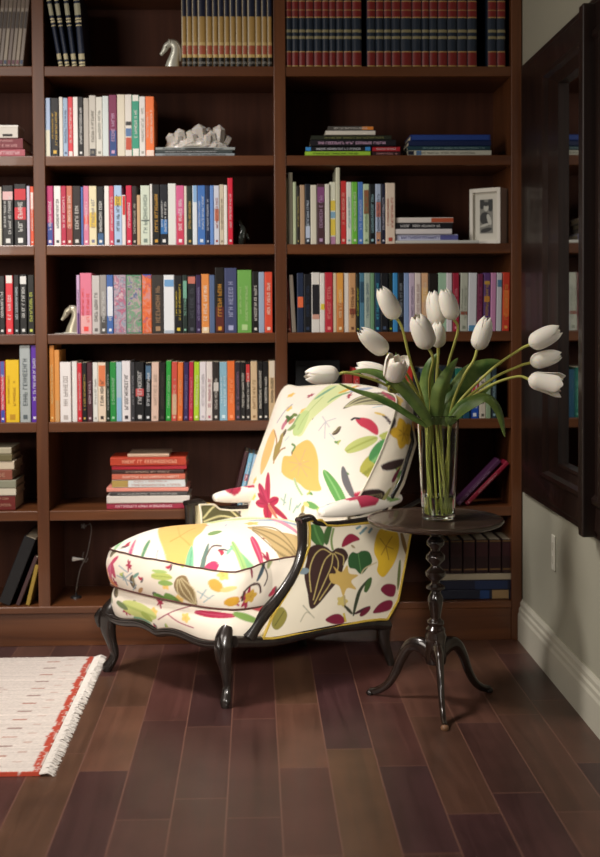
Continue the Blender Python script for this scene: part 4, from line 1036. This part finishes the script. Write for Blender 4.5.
for a, b in (((132, 565), (142, 572)), ((136, 580), (146, 572)), ((140, 585), (137, 573)), ((130, 575), (146, 582)), ((144, 590), (150, 584))): CF.line([a, b], 1.1, '90a0a8')
CF.leaf((147, 577), (153, 572), 3, '6c9484'); CF.leaf((150, 592), (156, 587), 3.5, 'b48858'); CF.leaf((150, 597), (160, 599), 4, 'b45c3c')
CF.leaf((166, 575), (185, 577), 7, 'bcc46c', '94a850'); CF.leaf((172, 582), (186, 583), 5, '8cac58'); CF.leaf((166, 570), (180, 572), 3, 'a8c070')
CF.blob([(187, 584), (190, 576), (197, 575), (201, 583), (205, 594), (204, 605), (197, 600), (190, 593)], '86704c'); CF.stripes((191, 576), (204, 606), 15, 4, 'cdbd90', 1.0, 1.2)
CF.leaf((165, 594), (178, 604), 9, '5c8838', '84a850'); CF.leaf((176, 594), (190, 604), 9, '6c9440'); CF.leaf((184, 600), (195, 608), 6, '4c7834')
for a, b in (((206, 590), (215, 598)), ((208, 598), (213, 588)), ((210, 602), (218, 594))): CF.line([a, b], 1.0, '90a8ac')
CF.leaf((216, 578), (222, 591), 8, 'e0a048'); CF.leaf((222, 590), (232, 587), 5, 'ecc07c'); CF.leaf((226, 606), (233, 598), 9, 'd09c34'); CF.blossom((245, 602), 7, 'c8a040', 'a07028')
CF.line([(237, 604), (238, 595), (246, 591), (254, 594), (256, 603)], 2.2, '4a3230'); CF.leaf((247, 585), (249, 573), 2.4, '8c3c4c'); CF.leaf((212, 612), (226, 610), 4, 'a03848')
CF.leaf((252, 590), (268, 578), 4, '40505c'); CF.leaf((262, 572), (276, 568), 6, '3c5450'); CF.line([(262, 575), (266, 590), (260, 598)], 1.6, '3c2c2c'); CF.leaf((268, 585), (278, 580), 4, '9ca070'); CF.line([(275, 575), (286, 572), (292, 562)], 1.2, '584848')
CT.soften(); CF.soften()
NA = 560; oc, sarc, ptot = outline(.298, -.050, .56, NA, 5.0, .018); oc[:, 0] *= 1-.155*np.clip((oc[:, 1]+.0)/.16, 0, 1); s_signed = np.where(sarc > ptot/2, sarc-ptot, sarc)
rows = []; cols = []; rnx = random.Random(5)
def centre(o, k): c = np.array([0, .25]); return c+(o-c)*k
wr = .0012*np.sin(s_signed*31)+.0006*np.sin(s_signed*97+1)-.006*np.exp(-((s_signed-.27)/.06)**2)
for k in list(np.linspace(.004, .93, 110))+[.95, .965, .98, .99, 1.0]:
    p = centre(oc, k); cr = (1-k**3.0); edge = max(0, (k-.9)/.1)
    z = .424+.080*cr+.115*np.clip(p[:, 1], 0, 1)+.003*np.sin(p[:, 0]*23)*cr+.003*np.sin(p[:, 1]*19+1)*cr-.004*edge**2
    rows.append(np.column_stack([p, z+wr*edge])); cols.append(CT.sample(p[:, 0], p[:, 1]))
tilt = .115*np.clip(oc[:, 1], 0, 1)
nrmo = np.roll(oc, -1, 0)-np.roll(oc, 1, 0); nrmo = np.column_stack([nrmo[:, 1], -nrmo[:, 0]]); nrmo /= np.hypot(nrmo[:, 0], nrmo[:, 1])[:, None]
for k in np.linspace(0, 1, 40):
    zz_ = .418-k*.118; off = .014*math.sin(math.pi*k)**.7+.002*np.sin(s_signed*45+k*3)*math.sin(math.pi*k)
    p = oc+nrmo*np.broadcast_to(off, (NA,))[:, None]; rows.append(np.column_stack([p, np.full(NA, zz_)+(wr+tilt)*(1-k)])); cols.append(CF.sample(s_signed, np.full(NA, zz_)-.078*(-.03)))
for k in (.97, .8, .4, .01): p = centre(oc, k); rows.append(np.column_stack([p, np.full(NA, .298-.004*(1-k))])); cols.append(np.tile(np.array(hexl('e8dccb')), (NA, 1)))
cu = cloth('seat_cushion', rows, cols, chair, closed=True, flip=True)
def pipe(name, pts, r, m, parent, closed=True, n=6, fn=Wc):
    P = [tuple(p) for p in pts]; P = P+[P[0]] if closed else P
    return MB().tube(P, r, n=n).build(name, m, parent, shade=True, fn=fn)
sel = slice(None, None, 4)
pipe('piping', (np.column_stack([oc+nrmo*.002, .420+wr+tilt]))[sel], .0028, PIPE_D, cu); pipe('piping', (np.column_stack([oc+nrmo*.002, np.full(NA, .299)]))[sel], .0030, PIPE_D, cu)
# deck: sprung seat under the cushion with shaped lower edge
CD = Canvas(-.45, .10, 1.0, .36, 'eadfce', px=px_front); CD.px = None; CD.scatter(-.29, .29, .20, .30, 18, 2.5, .45); CD.scatter(.31, .98, .14, .32, 9, 1.2, .7); CD.px = px_front
CD.leaf((130, 604), (165, 618), 14, 'c2c878', 'a4b460'); CD.leaf((140, 618), (158, 624), 5, '7ca888'); CD.leaf((124, 602), (136, 610), 5, '6c7c50'); CD.leaf((150, 612), (160, 622), 5, '9cac50')
CD.line([(166, 620), (180, 612), (196, 606)], 1.2, '8c3048'); CD.line([(176, 614), (186, 622), (200, 628)], 1.2, 'a84058'); CD.leaf((200, 612), (228, 618), 6, 'a82848', 'c85870'); CD.leaf((226, 615), (246, 630), 6, '7c9c50'); CD.leaf((240, 612), (258, 622), 6, 'b84c50')
CD.leaf((108, 590), (118, 604), 5, '88886c'); CD.leaf((104, 600), (108, 608), 3, 'd08c98'); CD.soften()
od, sd_, pt2 = outline(.272, -.030, .62, NA, 7.0, .012); od[:, 0] *= 1-.04*np.clip((od[:, 1]-.0)/.14, 0, 1); sds = np.where(sd_ > pt2/2, sd_-pt2, sd_)
nd = np.roll(od, -1, 0)-np.roll(od, 1, 0); nd = np.column_stack([nd[:, 1], -nd[:, 0]]); nd /= np.hypot(nd[:, 0], nd[:, 1])[:, None]
def low(sx):        # scalloped lower edge of the deck / upper edge of the rail
    t = np.clip(np.abs(sx)/.27, 0, 1); return .212-.016*(1-t)**1+.010*np.sin(t*math.pi*2.0)
rows = []; cols = []
for k in np.linspace(0, 1, 34):
    lo = low(sds); zz_ = lo+(.300-lo)*k; off = .004+.016*math.sin(math.pi*min(1, k*.8+.15))
    p = od+nd*off; rows.append(np.column_stack([p, zz_])); cols.append(CD.sample(sds, zz_))
for k in (.96, .6, .01): p = centre(od, k); rows.append(np.column_stack([p, np.full(NA, .302)])); cols.append(np.tile(np.array(hexl('e8dccb')), (NA, 1)))
dk = cloth('seat_deck', rows, cols, chair, closed=True)
pipe('piping', (np.column_stack([od+nd*.006, low(sds)]))[sel], .0035, mat('piping_pink', hexl('d8b8a8'), .7), dk)

# ---- black wooden frame
def fpart(name, pts, rad, n=12, flat=1.0, res=6, upv=None, parent=chair):
    return MB().tube(pts, rad, n=n, flat=flat, res=res, upv=upv).build(name, wood_black, parent, shade=True, fn=Wc)
fr = [(x, -.034-.012*(1-(x/.26)**2), float(low(np.array([x]))[0])-.016) for x in np.linspace(-.26, .26, 19)]
fpart('front_rail', fr, [.0135]*19, res=2, flat=1.0)
fpart('rail_moulding', [(x, y-.014, z+.008) for x, y, z in fr], [.0055]*19, res=2, n=8)
for s in (-1, 1):
    side = [(s*.272, .0, .200), (s*.278, .14, .190), (s*.28, .30, .200), (s*.279, .45, .208), (s*.277, .58, .206), (s*.27, .68, .196)]
    fpart('side_rail', side, [.019, .017, .0155, .016, .018, .02], upv=(0, 0, 1))
    # front cabriole leg
    fpart('leg', [(s*.252, -.008, .245), (s*.255, -.022, .215), (s*.259, -.032, .185), (s*.261, -.032, .15), (s*.260, -.022, .105), (s*.255, -.014, .065), (s*.258, -.02, .038), (s*.265, -.030, .018), (s*.267, -.032, .0)],
          [.016, .025, .027, .0235, .0165, .0125, .0135, .016, .0115], n=16)
    b = MB(); b.tube([(s*.262, -.05, .215), (s*.270, -.060, .185), (s*.269, -.056, .15)], [.006, .011, .004], n=8, res=4); b.build('carved_knee', wood_black, chair, shade=True, fn=Wc)
    # rear leg, raked backwards
    fpart('leg', [(s*.262, .66, .23), (s*.262, .665, .19), (s*.262, .672, .12), (s*.264, .690, .05), (s*.266, .70, .0)], [.021, .024, .019, .0155, .014], n=12)
    # arm support: from the side rail forward and up in an S, then the arm itself to the back
    fpart('arm_support', [(s*.275, .05, .205), (s*.277, .10, .262), (s*.279, .185, .335), (s*.280, .245, .405), (s*.279, .275, .47), (s*.279, .278, .53), (s*.279, .275, .566)],
          [.022, .021, .018, .0165, .0165, .0175, .018], n=14, upv=(1, 0, 0), flat=.85)
    fpart('arm', [(s*.279, .262, .566), (s*.279, .31, .574), (s*.279, .335, .560), (s*.279, .39, .552), (s*.279, .55, .560), (s*.277, .72, .585), (s*.27, .84, .62)], [.0165, .0175, .0150, .0125, .0125, .0125, .012], n=12, upv=(0, 0, 1), flat=.75)

# ---- upholstered sides
def px_side(x, y):
    p = on_plane(x, y, W0(.288, 0, .2), W0(.288, .6, .2), W0(.288, 0, .5)); q = invc(p); return (q[1], q[2])
CP = Canvas(.0, .12, .95, .66, 'e4dac4', px=px_side)
CP.leaf((314, 524), (322, 546), 13, '3f6b35', '5c8c4c', 1.0); CP.leaf((331, 525), (326, 545), 6, '3f6030', None, 1.5); CP.line([(334, 528), (331, 540), (332, 550)], 2.2, '7c9058')
CP.blob([(309, 549), (317, 544.5), (326, 547), (331, 551), (336, 548), (343, 549), (347, 556), (343, 564), (339, 577), (329, 590), (311, 609), (306.5, 592), (304, 574), (307, 560)], '3a2420')
for pts in ([(330, 553), (322, 549), (314, 556), (309, 572), (310, 592)], [(331, 553), (324, 560), (318, 576), (312, 600)], [(332, 553), (330, 566), (324, 580), (313, 604)], [(333, 553), (337, 562), (334, 575), (318, 600)], [(334, 552), (342, 556), (342, 565)]): CP.line(pts, 1.1, 'b8a468')
CP.blob([(341, 547), (344, 538), (351, 533.5), (359, 539), (352, 542)], '8c1f3a')
CP.blob([(347, 558), (351, 552), (356, 553), (361, 550.5), (368, 552), (371, 561), (367, 567), (360, 574), (354, 569), (348, 567)], '2f5a30'); CP.line([(357, 553), (360, 573)], .8, '5c8c50')
CP.blob([(328, 574), (335, 573), (332, 566), (340, 572), (346, 565), (348, 573), (357, 575), (350, 581), (355, 589), (346, 588), (342, 596), (338, 586), (330, 582)], 'c9a85c'); CP.blossom((341, 601), 6, 'c8b46a', None, 5); CP.line([(343, 595), (344, 608)], 2, 'b0a070')
CP.blob([(374, 541), (379, 530), (388, 527), (397, 532), (399, 546), (395, 560), (389, 570), (382, 577), (376, 571), (377, 562), (373, 552)], 'dcb42c'); 
for q in ((379, 538), (392, 536), (393, 549), (380, 555), (388, 560)): CP.line([(385, 546), q], 1.0, '9c7020', .8)
CP.line([(360, 574), (364, 568), (376, 562)], 1.2, 'c8b890'); CP.line([(386, 531), (383, 520)], 2, '7c5c28')
CP.line([(353, 616), (355, 603), (359, 590), (368, 578)], 3.6, '38402c', taper=True); CP.leaf((364, 592), (370, 577), 5, '41602f'); CP.leaf((352, 614), (343, 605), 3, '3c3c2c'); CP.leaf((354, 614), (370, 606), 3, '48202c')
CP.blob([(380, 590), (384, 584.5), (392, 584), (396, 587), (394, 596), (387, 596)], '7c1838'); CP.blob([(373, 613), (379, 604), (388, 600), (393, 602), (391, 609), (384, 612)], '7c1838'); CP.leaf((360, 616), (370, 607), 5, '6c1830')
CP.blob([(325, 620), (331, 615), (339, 614), (345, 620), (342, 624), (333, 624)], '7c1c38'); CP.line([(343, 613), (346, 622)], 2, 'c8b040')
CP.blob([(272, 625), (275, 613), (282, 607), (287, 614), (284, 624), (277, 630)], '8c8440'); CP.line([(275, 626), (284, 611)], .8, '5c5828'); CP.line([(300, 622), (306, 612), (314, 618)], 1.2, 'b8b098'); CP.line([(302, 605), (310, 614)], 1.2, 'a8a490')
CP.leaf((299, 572), (309, 570), 6, '7c8c94'); 
for a, b in (((356, 529), (361, 526)), ((362, 531), (367, 527)), ((368, 533), (372, 528)), ((359, 534), (364, 530))): CP.line([a, b], 2.2, '6c8c94')
CP.leaf((401, 532), (407, 555), 4, '8c6c3c'); CP.leaf((350, 545), (354, 548), 2, '9c8c68'); CP.leaf((400, 560), (398, 590), 3, '6a7440')
CP.px = None; CP.leaf((.85, .3), (.90, .45), .03, '5f8f4c'); CP.soften()
CI = Canvas(.0, .12, .95, .66, 'e9dfcd'); CI.scatter(.1, .95, .3, .6, 31, 1.3, .9)
CI.blob([(.30, .55), (.34, .575), (.40, .565), (.46, .52), (.44, .46), (.36, .45), (.31, .49)], '5d5a3a'); CI.stripes((.30, .50), (.46, .51), .13, 4, 'dcd49c', .006, 1.3); CI.soften()
def front_y(z): return float(np.interp(z, [.20, .27, .34, .41, .48, .53, .56], [.10, .140, .205, .262, .300, .302, .300]))
def back_y(z): return float(np.interp(z, [.20, .27, .51, .60], [.66, .715, .785, .80]))
def top_z(y): return float(np.interp(y, [.28, .355, .375, .42, .60, .80], [.565, .566, .552, .546, .552, .585]))
def bot_z(y): return float(np.interp(y, [.08, .15, .28, .42, .55, .62, .70], [.206, .200, .206, .214, .222, .222, .214]))
U = np.linspace(0, 1, 210); V = np.linspace(0, 1, 150)
for s in (-1, 1):
    outer = np.zeros((len(V), len(U), 3)); 
    for i, v in enumerate(V):
        zc_ = .20+(.56-.20)*v; ya, yb = front_y(zc_), back_y(zc_); Yv = ya+(yb-ya)*U
        zt_ = np.interp(Yv, [.28, .355, .375, .42, .60, .80], [.566, .567, .550, .546, .552, .585]); zb_ = np.interp(Yv, [.08, .15, .28, .42, .55, .62, .70], [.206, .200, .206, .214, .222, .222, .214])
        Zv = zb_+(zt_-zb_)*v; pf_ = 4*v*(1-v)*4*U*(1-U)
        outer[i, :, 0] = s*(.286+.008*np.minimum(1, pf_*1.5)); outer[i, :, 1] = Yv; outer[i, :, 2] = Zv
    co = CP.sample(outer[..., 1], outer[..., 2]); o = cloth('side_panel', outer, co, chair, flip=(s > 0))
    inner = outer.copy(); inner[..., 0] = s*(.262-.016*np.clip(4*V*(1-V), 0, 1)[:, None]); ci = CI.sample(inner[..., 1], inner[..., 2])
    cloth('inner_panel', inner, ci, chair, flip=(s < 0))
    # edge strip closing the thickness
    def ring(a): return np.concatenate([a[0, :], a[1:, -1], a[-1, -2::-1], a[-2:0:-1, 0]])
    ro, ri = ring(outer), ring(inner); st = np.stack([ro, ri]); cloth('side_edge', st, np.tile(np.array(hexl('cfc29a')), st.shape[:2]+(1,)), chair, closed=True, flip=(s < 0))
    pipe('piping', (ro+np.array([s*.003, 0, 0]))[::3], .0042, PIPE_Y, o)
    pipe('piping', (ri+np.array([-s*.002, 0, 0]))[::3], .0032, PIPE_C, o)
    # padded arm rest
    CA = Canvas(0, -.2, .6, .2, 'ede6da'); CA.leaf((.13, .0), (.25, .02), .05, 'b03450', 'd88090'); CA.leaf((.18, -.03), (.30, -.02), .05, 'a82c48'); CA.blossom((.42, .02), .03, 'd8b860'); CA.leaf((.03, .0), (.10, .03), .02, '7c98b0'); CA.leaf((.34, -.03), (.44, -.05), .02, '7c9c58'); CA.leaf((.05, -.06), (.14, -.07), .03, '6c8c50'); CA.leaf((.20, .05), (.30, .04), .03, '5c8c50'); CA.blossom((.07, .02), .016, 'e0c890'); 
    if s < 0: CA.leaf((.055, -.03), (.12, .05), .06, 'a83048', '7c2038'); CA.leaf((.09, .06), (.15, .05), .04, 'b03450')
    CA.leaf((.24, .07), (.34, .07), .03, 'a83450'); CA.soften()
    n_ = 30; rows = []; cols = []
    for v in np.linspace(0, 1, 90):
        y = .365+v*.375; z0 = .576+.040*v; r_ = .031*math.sin(math.pi*min(1, max(.0, v*.94+.03)))**.35; th = np.linspace(0, 2*math.pi, n_, endpoint=False)
        rows.append(np.column_stack([s*(.272+.0*v)+r_*1.05*np.cos(th), np.full(n_, y), z0+.014+r_*1.0*np.sin(th)])); cols.append(CA.sample(np.full(n_, v*.45), (th-math.pi/2)/(2*math.pi)*.17))
    rows = [np.tile(rows[0].mean(0), (n_, 1))]+rows+[np.tile(rows[-1].mean(0), (n_, 1))]; cols = [cols[0]]+cols+[cols[-1]]
    cloth('arm_pad', rows, cols, chair, closed=True, flip=False)

# ---- back: loose cushion in front of an upholstered shell
BX = .006; B0 = Vector((BX, .47, .445)); BU = Vector((.02, .40, .92)).normalized(); BN = Vector((0, -.92, .40)).normalized()   # up the back, out of the back
BH = .545
def bpt(x, sv, n): v = B0+Vector((x, 0, 0))+BU*sv+BN*n; return (v.x, v.y, v.z)
def px_back(x, y):
    c = [W0(*bpt(a, b_, .066)) for a, b_ in ((-.2, 0), (.25, 0), (.02, .5))]; p = on_plane(x, y, *c); q = invc(p)
    sv = (Vector(q)-B0-BN*.066).dot(BU); xx = q[0]-B0.x-BU.x*sv; return (xx, sv)
CB = Canvas(-.48, -.12, .52, .72, 'ede5d7', px=px_back); d = CB
d.px = None; d.scatter(-.36, .30, .02, .58, 44, 1.0, .4); d.px = px_back
d.blob([(309, 388), (318, 376), (338, 374), (336, 388), (324, 404), (312, 420), (304, 436), (297, 434), (297, 418), (303, 404)], 'd3dba0'); d.blob([(300, 410), (308, 412), (304, 432), (296, 436), (294, 428)], 'bccf8c'); d.line([(308, 395), (316, 386), (324, 378)], 3, '7ca888', taper=True); d.line([(323, 400), (330, 392), (346, 384)], 2.2, '84a874', taper=True); d.line([(298, 412), (293, 425), (288, 430)], 2, '8ca870'); d.line([(316, 392), (306, 412), (299, 430)], .8, 'a8bc78')
d.blob([(259, 440), (264, 430), (270, 425), (273, 434), (268, 452), (260, 468), (256, 470), (255, 455)], 'e6bb78'); d.line([(271, 427), (275, 440), (272, 462)], 1.6, 'b89060'); d.blob([(271, 458), (273, 444), (277, 440), (281, 432), (283, 434), (280, 446), (275, 456)], 'a08c50'); d.line([(273, 458), (280, 449), (286, 447)], 1.6, 'a08050'); d.line([(274, 420), (282, 410), (288, 400)], 1.2, 'b0a8b0')
for a, b_, c_ in (((284, 424), (288, 416), 'b06070'), ((287, 421), (293, 412), '5c7840'), ((285, 414), (291, 419), '4c6438'), ((289, 423), (294, 417), 'c89070'), ((291, 412), (296, 414), '6c7c40'), ((290, 430), (296, 424), '88a060'), ((281, 428), (285, 420), 'c07888')): d.leaf(a, b_, 3.4, c_)
d.blob([(282, 468), (284, 456), (293, 456), (297, 448), (309, 441), (316, 447), (319, 460), (318, 480), (319, 490), (308, 491), (300, 484), (290, 479), (284, 474)], 'ecb868')
for q in ((290, 462), (296, 456), (308, 450), (311, 462), (309, 478), (300, 477), (293, 472), (313, 470)): d.line([(302, 465), q], 1.0, 'eaa878', .8)
d.line([(294, 452), (297, 447), (293, 444)], 2.2, '6c9058'); d.line([(296, 479), (299, 488), (303, 496)], 2.2, 'a8c090')
for a, b_, w_, c_ in (((267, 502), (266, 470), 6.2, 'b83454'), ((266, 502), (255, 480), 7, 'bc3c5c'), ((266, 503), (251, 499), 8, 'b83454'), ((266, 503), (254, 490), 5, 'a82c4c'), ((268, 502), (279, 498), 7.5, 'b02c4c'), ((266, 502), (263, 518), 9, 'b02c48'), ((268, 503), (284, 518), 5.5, 'a83048'), ((267, 503), (274, 518), 3.5, 'c88468')): d.leaf(a, b_, w_, c_, '8c2440')
for a, b_ in (((283, 505), (287, 494)), ((288, 510), (292, 498)), ((291, 512), (297, 505)), ((281, 498), (286, 503)), ((296, 508), (301, 503))): d.line([a, b_], 1.5, '9cb4a4')
d.leaf((300, 512), (303, 505), 3, 'b0a060'); d.leaf((334, 504), (323, 470), 9, '64a054', '8cc078', 1.5); d.leaf((342, 493), (339, 465), 5.5, '6c6a6c', None, -1)
d.leaf((343, 491), (366, 478), 8.5, 'b83450', '8c2038', 3); d.leaf((336, 503), (358, 500), 7.5, 'b43450', None, 1.5); d.leaf((348, 492), (358, 499), 5, '705048')
d.leaf((305, 503), (316, 508), 6, '6ca058'); d.leaf((314, 510), (332, 505), 7, 'b8c868', '8cac48', 1); d.leaf((303, 503), (308, 506), 4, 'd8cc80')
d.blob([(339.5, 407), (346, 396), (357, 389), (370, 386), (386, 388), (398, 393), (393, 399), (378, 401), (360, 402), (350, 402.5)], '6e6a54')
for pts in ([(341, 405), (352, 393), (372, 389)], [(342, 405), (356, 396), (380, 391)], [(343, 404.5), (360, 399), (388, 395)], [(346, 403), (366, 400), (388, 398)]): d.line(pts, 1.3, 'bdb78e')
d.blob([(353, 418), (360, 416.5), (366, 418), (369.5, 424), (368, 431), (361, 427), (356, 424)], 'c23a50'); d.line([(349, 420), (352, 417.5), (357, 418)], 2.2, '3c3c3c')
d.leaf((343, 451), (368, 433), 8.5, 'bcc474', '9ca850'); d.leaf((370, 433), (394, 420), 8, 'b4bc60', None); d.leaf((353, 470), (390, 436), 15, 'b4b050', '8c9038', -1.5); d.leaf((361, 457), (375, 433), 11, '4c8c50', '84b874', 1.5); d.leaf((378, 440), (392, 424), 10, '7c1c3c', None, 1); d.leaf((364, 474), (366, 464), 4, '3c6040')
d.line([(380, 420), (377, 414), (374, 411)], 2.4, '55484a'); d.line([(381, 420), (387, 409), (396, 404)], 3.4, '5c4a4c', taper=True); d.leaf((368, 410), (376, 411), 2, 'e0c060'); d.leaf((370, 385), (392, 400), 3, 'a84058'); d.leaf((340, 386), (362, 380), 3.5, 'a8b0c0'); d.leaf((330, 388), (346, 378), 3, 'e0b050'); d.leaf((344, 378), (356, 374), 4, 'b84048')
for a, b_ in (((326, 422), (320, 432)), ((326, 422), (335, 418)), ((326, 422), (330, 428)), ((326, 422), (322, 416)), ((326, 422), (326, 440))): d.line([a, b_], .9, 'c0bcc0')
for a, b_ in (((366, 405), (374, 402)), ((335, 440), (330, 434)), ((285, 440), (290, 436))): d.line([a, b_], .9, 'b0c4cc')
d.soften()
# cushion outline in its own plane (x, s): knife corners a little drawn out
def bout(n):
    c = [(-.245, 0), (-.335, .10), (-.378, .25), (-.398, .42), (-.410, .59), (-.30, .600), (-.05, .615), (.10, .612), (.22, .595), (.290, .56), (.295, .42), (.268, .27), (.226, .14), (.205, 0), (.15, -.012), (0, -.015), (-.15, -.012)]
    m_ = len(c); out = []
    for i in range(m_):
        p0, p1, p2, p3 = [np.array(c[(i+k) % m_]) for k in (-1, 0, 1, 2)]
        for k in range(20): t = k/20; out.append(.5*((2*p1)+(-p0+p2)*t+(2*p0-5*p1+4*p2-p3)*t*t+(-p0+3*p1-3*p2+p3)*t**3))
    P = np.array(out+[out[0]]); S = np.concatenate([[0], np.cumsum(np.hypot(*np.diff(P, axis=0).T))]); t = np.linspace(0, S[-1], n, endpoint=False)
    return np.stack([np.interp(t, S, P[:, 0]), np.interp(t, S, P[:, 1])], 1)
ob = bout(NA); cc_ = np.array([0, .29]); nb = np.roll(ob, -1, 0)-np.roll(ob, 1, 0); nb = np.column_stack([-nb[:, 1], nb[:, 0]]); nb /= np.hypot(nb[:, 0], nb[:, 1])[:, None]
if ((ob-cc_)*nb).sum() < 0: nb = -nb
CS = Canvas(-.2, -.1, 2.4, .2, 'e6dcc8'); CS.scatter(-.1, 2.3, -.08, .15, 77, 1.2, .8); RP = np.concatenate([[0], np.cumsum(np.hypot(*np.diff(ob, axis=0).T))]); pr_ = lambda sv: float(RP[[i for i in range(NA) if ob[i, 0] > .15 and abs(ob[i, 1]-sv) < .01][0]])
q0 = pr_(.46); CS.blossom((q0, .085), .055, 'd8ac2c', '9c7420'); q1 = pr_(.20); CS.leaf((q1+.06, .04), (q1-.05, .10), .07, '2c1c1a', None, .01); CS.stripes((q1+.06, .04), (q1-.05, .10), .07, 4, '8c8060', .003); q2 = pr_(.32); CS.leaf((q2, .05), (q2-.06, .13), .03, '3a2826'); CS.leaf((q2+.03, .11), (q2-.03, .12), .02, '6c1c34'); CS.leaf((q2+.05, .12), (q1, .12), .03, 'a8a468')
CS.soften()
def b3(P, nn): return np.array([bpt(p[0], p[1], q) for p, q in zip(P, np.broadcast_to(nn, (len(P),)))])
per = np.concatenate([[0], np.cumsum(np.hypot(*np.diff(ob, axis=0).T))])
rows = []; cols = []
for k in list(np.linspace(.004, .94, 120))+[.96, .975, .99, 1.0]:
    p = cc_+(ob-cc_)*k; cr = (1-k**2.4); nn = .004+.072*cr+.003*np.sin(p[:, 0]*20+2)*cr+.003*np.sin(p[:, 1]*17)*cr
    rows.append(b3(p, nn)); cols.append(CB.sample(p[:, 0], p[:, 1]))
for k in np.linspace(0, 1, 26):
    fl = np.clip((ob[:, 0]-.12)/.12, 0, 1)*np.clip((ob[:, 1]-.12)/.12, 0, 1)*np.clip((.56-ob[:, 1])/.15, 0, 1)*.035*k; pq = ob+nb*(.012*math.sin(math.pi*k)); pq[:, 0] += fl; rows.append(b3(pq, .002-.085*k)); cols.append(CS.sample(per, np.full(NA, .03+k*.09)))
for k in (.97, .5, .01): rows.append(b3(cc_+(ob-cc_)*k, -.085)); cols.append(np.tile(np.array(hexl('e6dcc8')), (NA, 1)))
bcu = cloth('back_cushion', rows, cols, chair, closed=True)
pipe('piping', b3(ob+nb*.002, .002)[::4], .0034, PIPE_C, bcu)
pipe('piping', b3(ob+nb*.002, -.085)[::4], .0034, PIPE_C, bcu)
# shell of the back
CK = Canvas(-.2, -.2, 2.6, 1.0, 'd8ccb4'); CK.scatter(-.1, 2.5, -.1, .9, 55, 1.2, 1.0)
CK.soften()
def shell_out(n):
    c = [(-.225, -.22), (-.245, .05), (-.27, .28), (-.265, .45), (-.20, .55), (-.1, .57), (.0, .575), (.1, .57), (.235, .555), (.30, .47), (.300, .32), (.240, .14), (.205, -.22), (0, -.22)]
    P = np.array(c+[c[0]]); S = np.concatenate([[0], np.cumsum(np.hypot(*np.diff(P, axis=0).T))]); t = np.linspace(0, S[-1], n, endpoint=False)
    return np.stack([np.interp(t, S, P[:, 0]), np.interp(t, S, P[:, 1])], 1), t
osx, pers = shell_out(NA); rows = []; cols = []; c2 = np.array([.01, .15])
for nn, kk in ((-.088, .004), (-.088, .5), (-.088, .985), (-.092, 1.0)):
    rows.append(b3(c2+(osx-c2)*kk, nn)); cols.append(CK.sample(c2[0]+.5+(osx[:, 0]-c2[0])*kk, (osx[:, 1])*kk+.3))
for k in np.linspace(.1, 1, 12): rows.append(b3(osx, -.092-.05*k)); cols.append(CK.sample(pers, np.full(NA, .1+.07*k)))
for kk in np.linspace(.985, .004, 60): rows.append(b3(c2+(osx-c2)*kk, -.145-.004*(1-kk))); cols.append(CK.sample(1.2+(osx[:, 0]-c2[0])*kk, .3+osx[:, 1]*kk))
sh = cloth('back_shell', rows, cols, chair, closed=True)
fpart('back_frame', [tuple(p) for p in b3(osx*np.array([1.0, 1.0]), -.118)[:-40:8]], .0085, res=1, n=8)
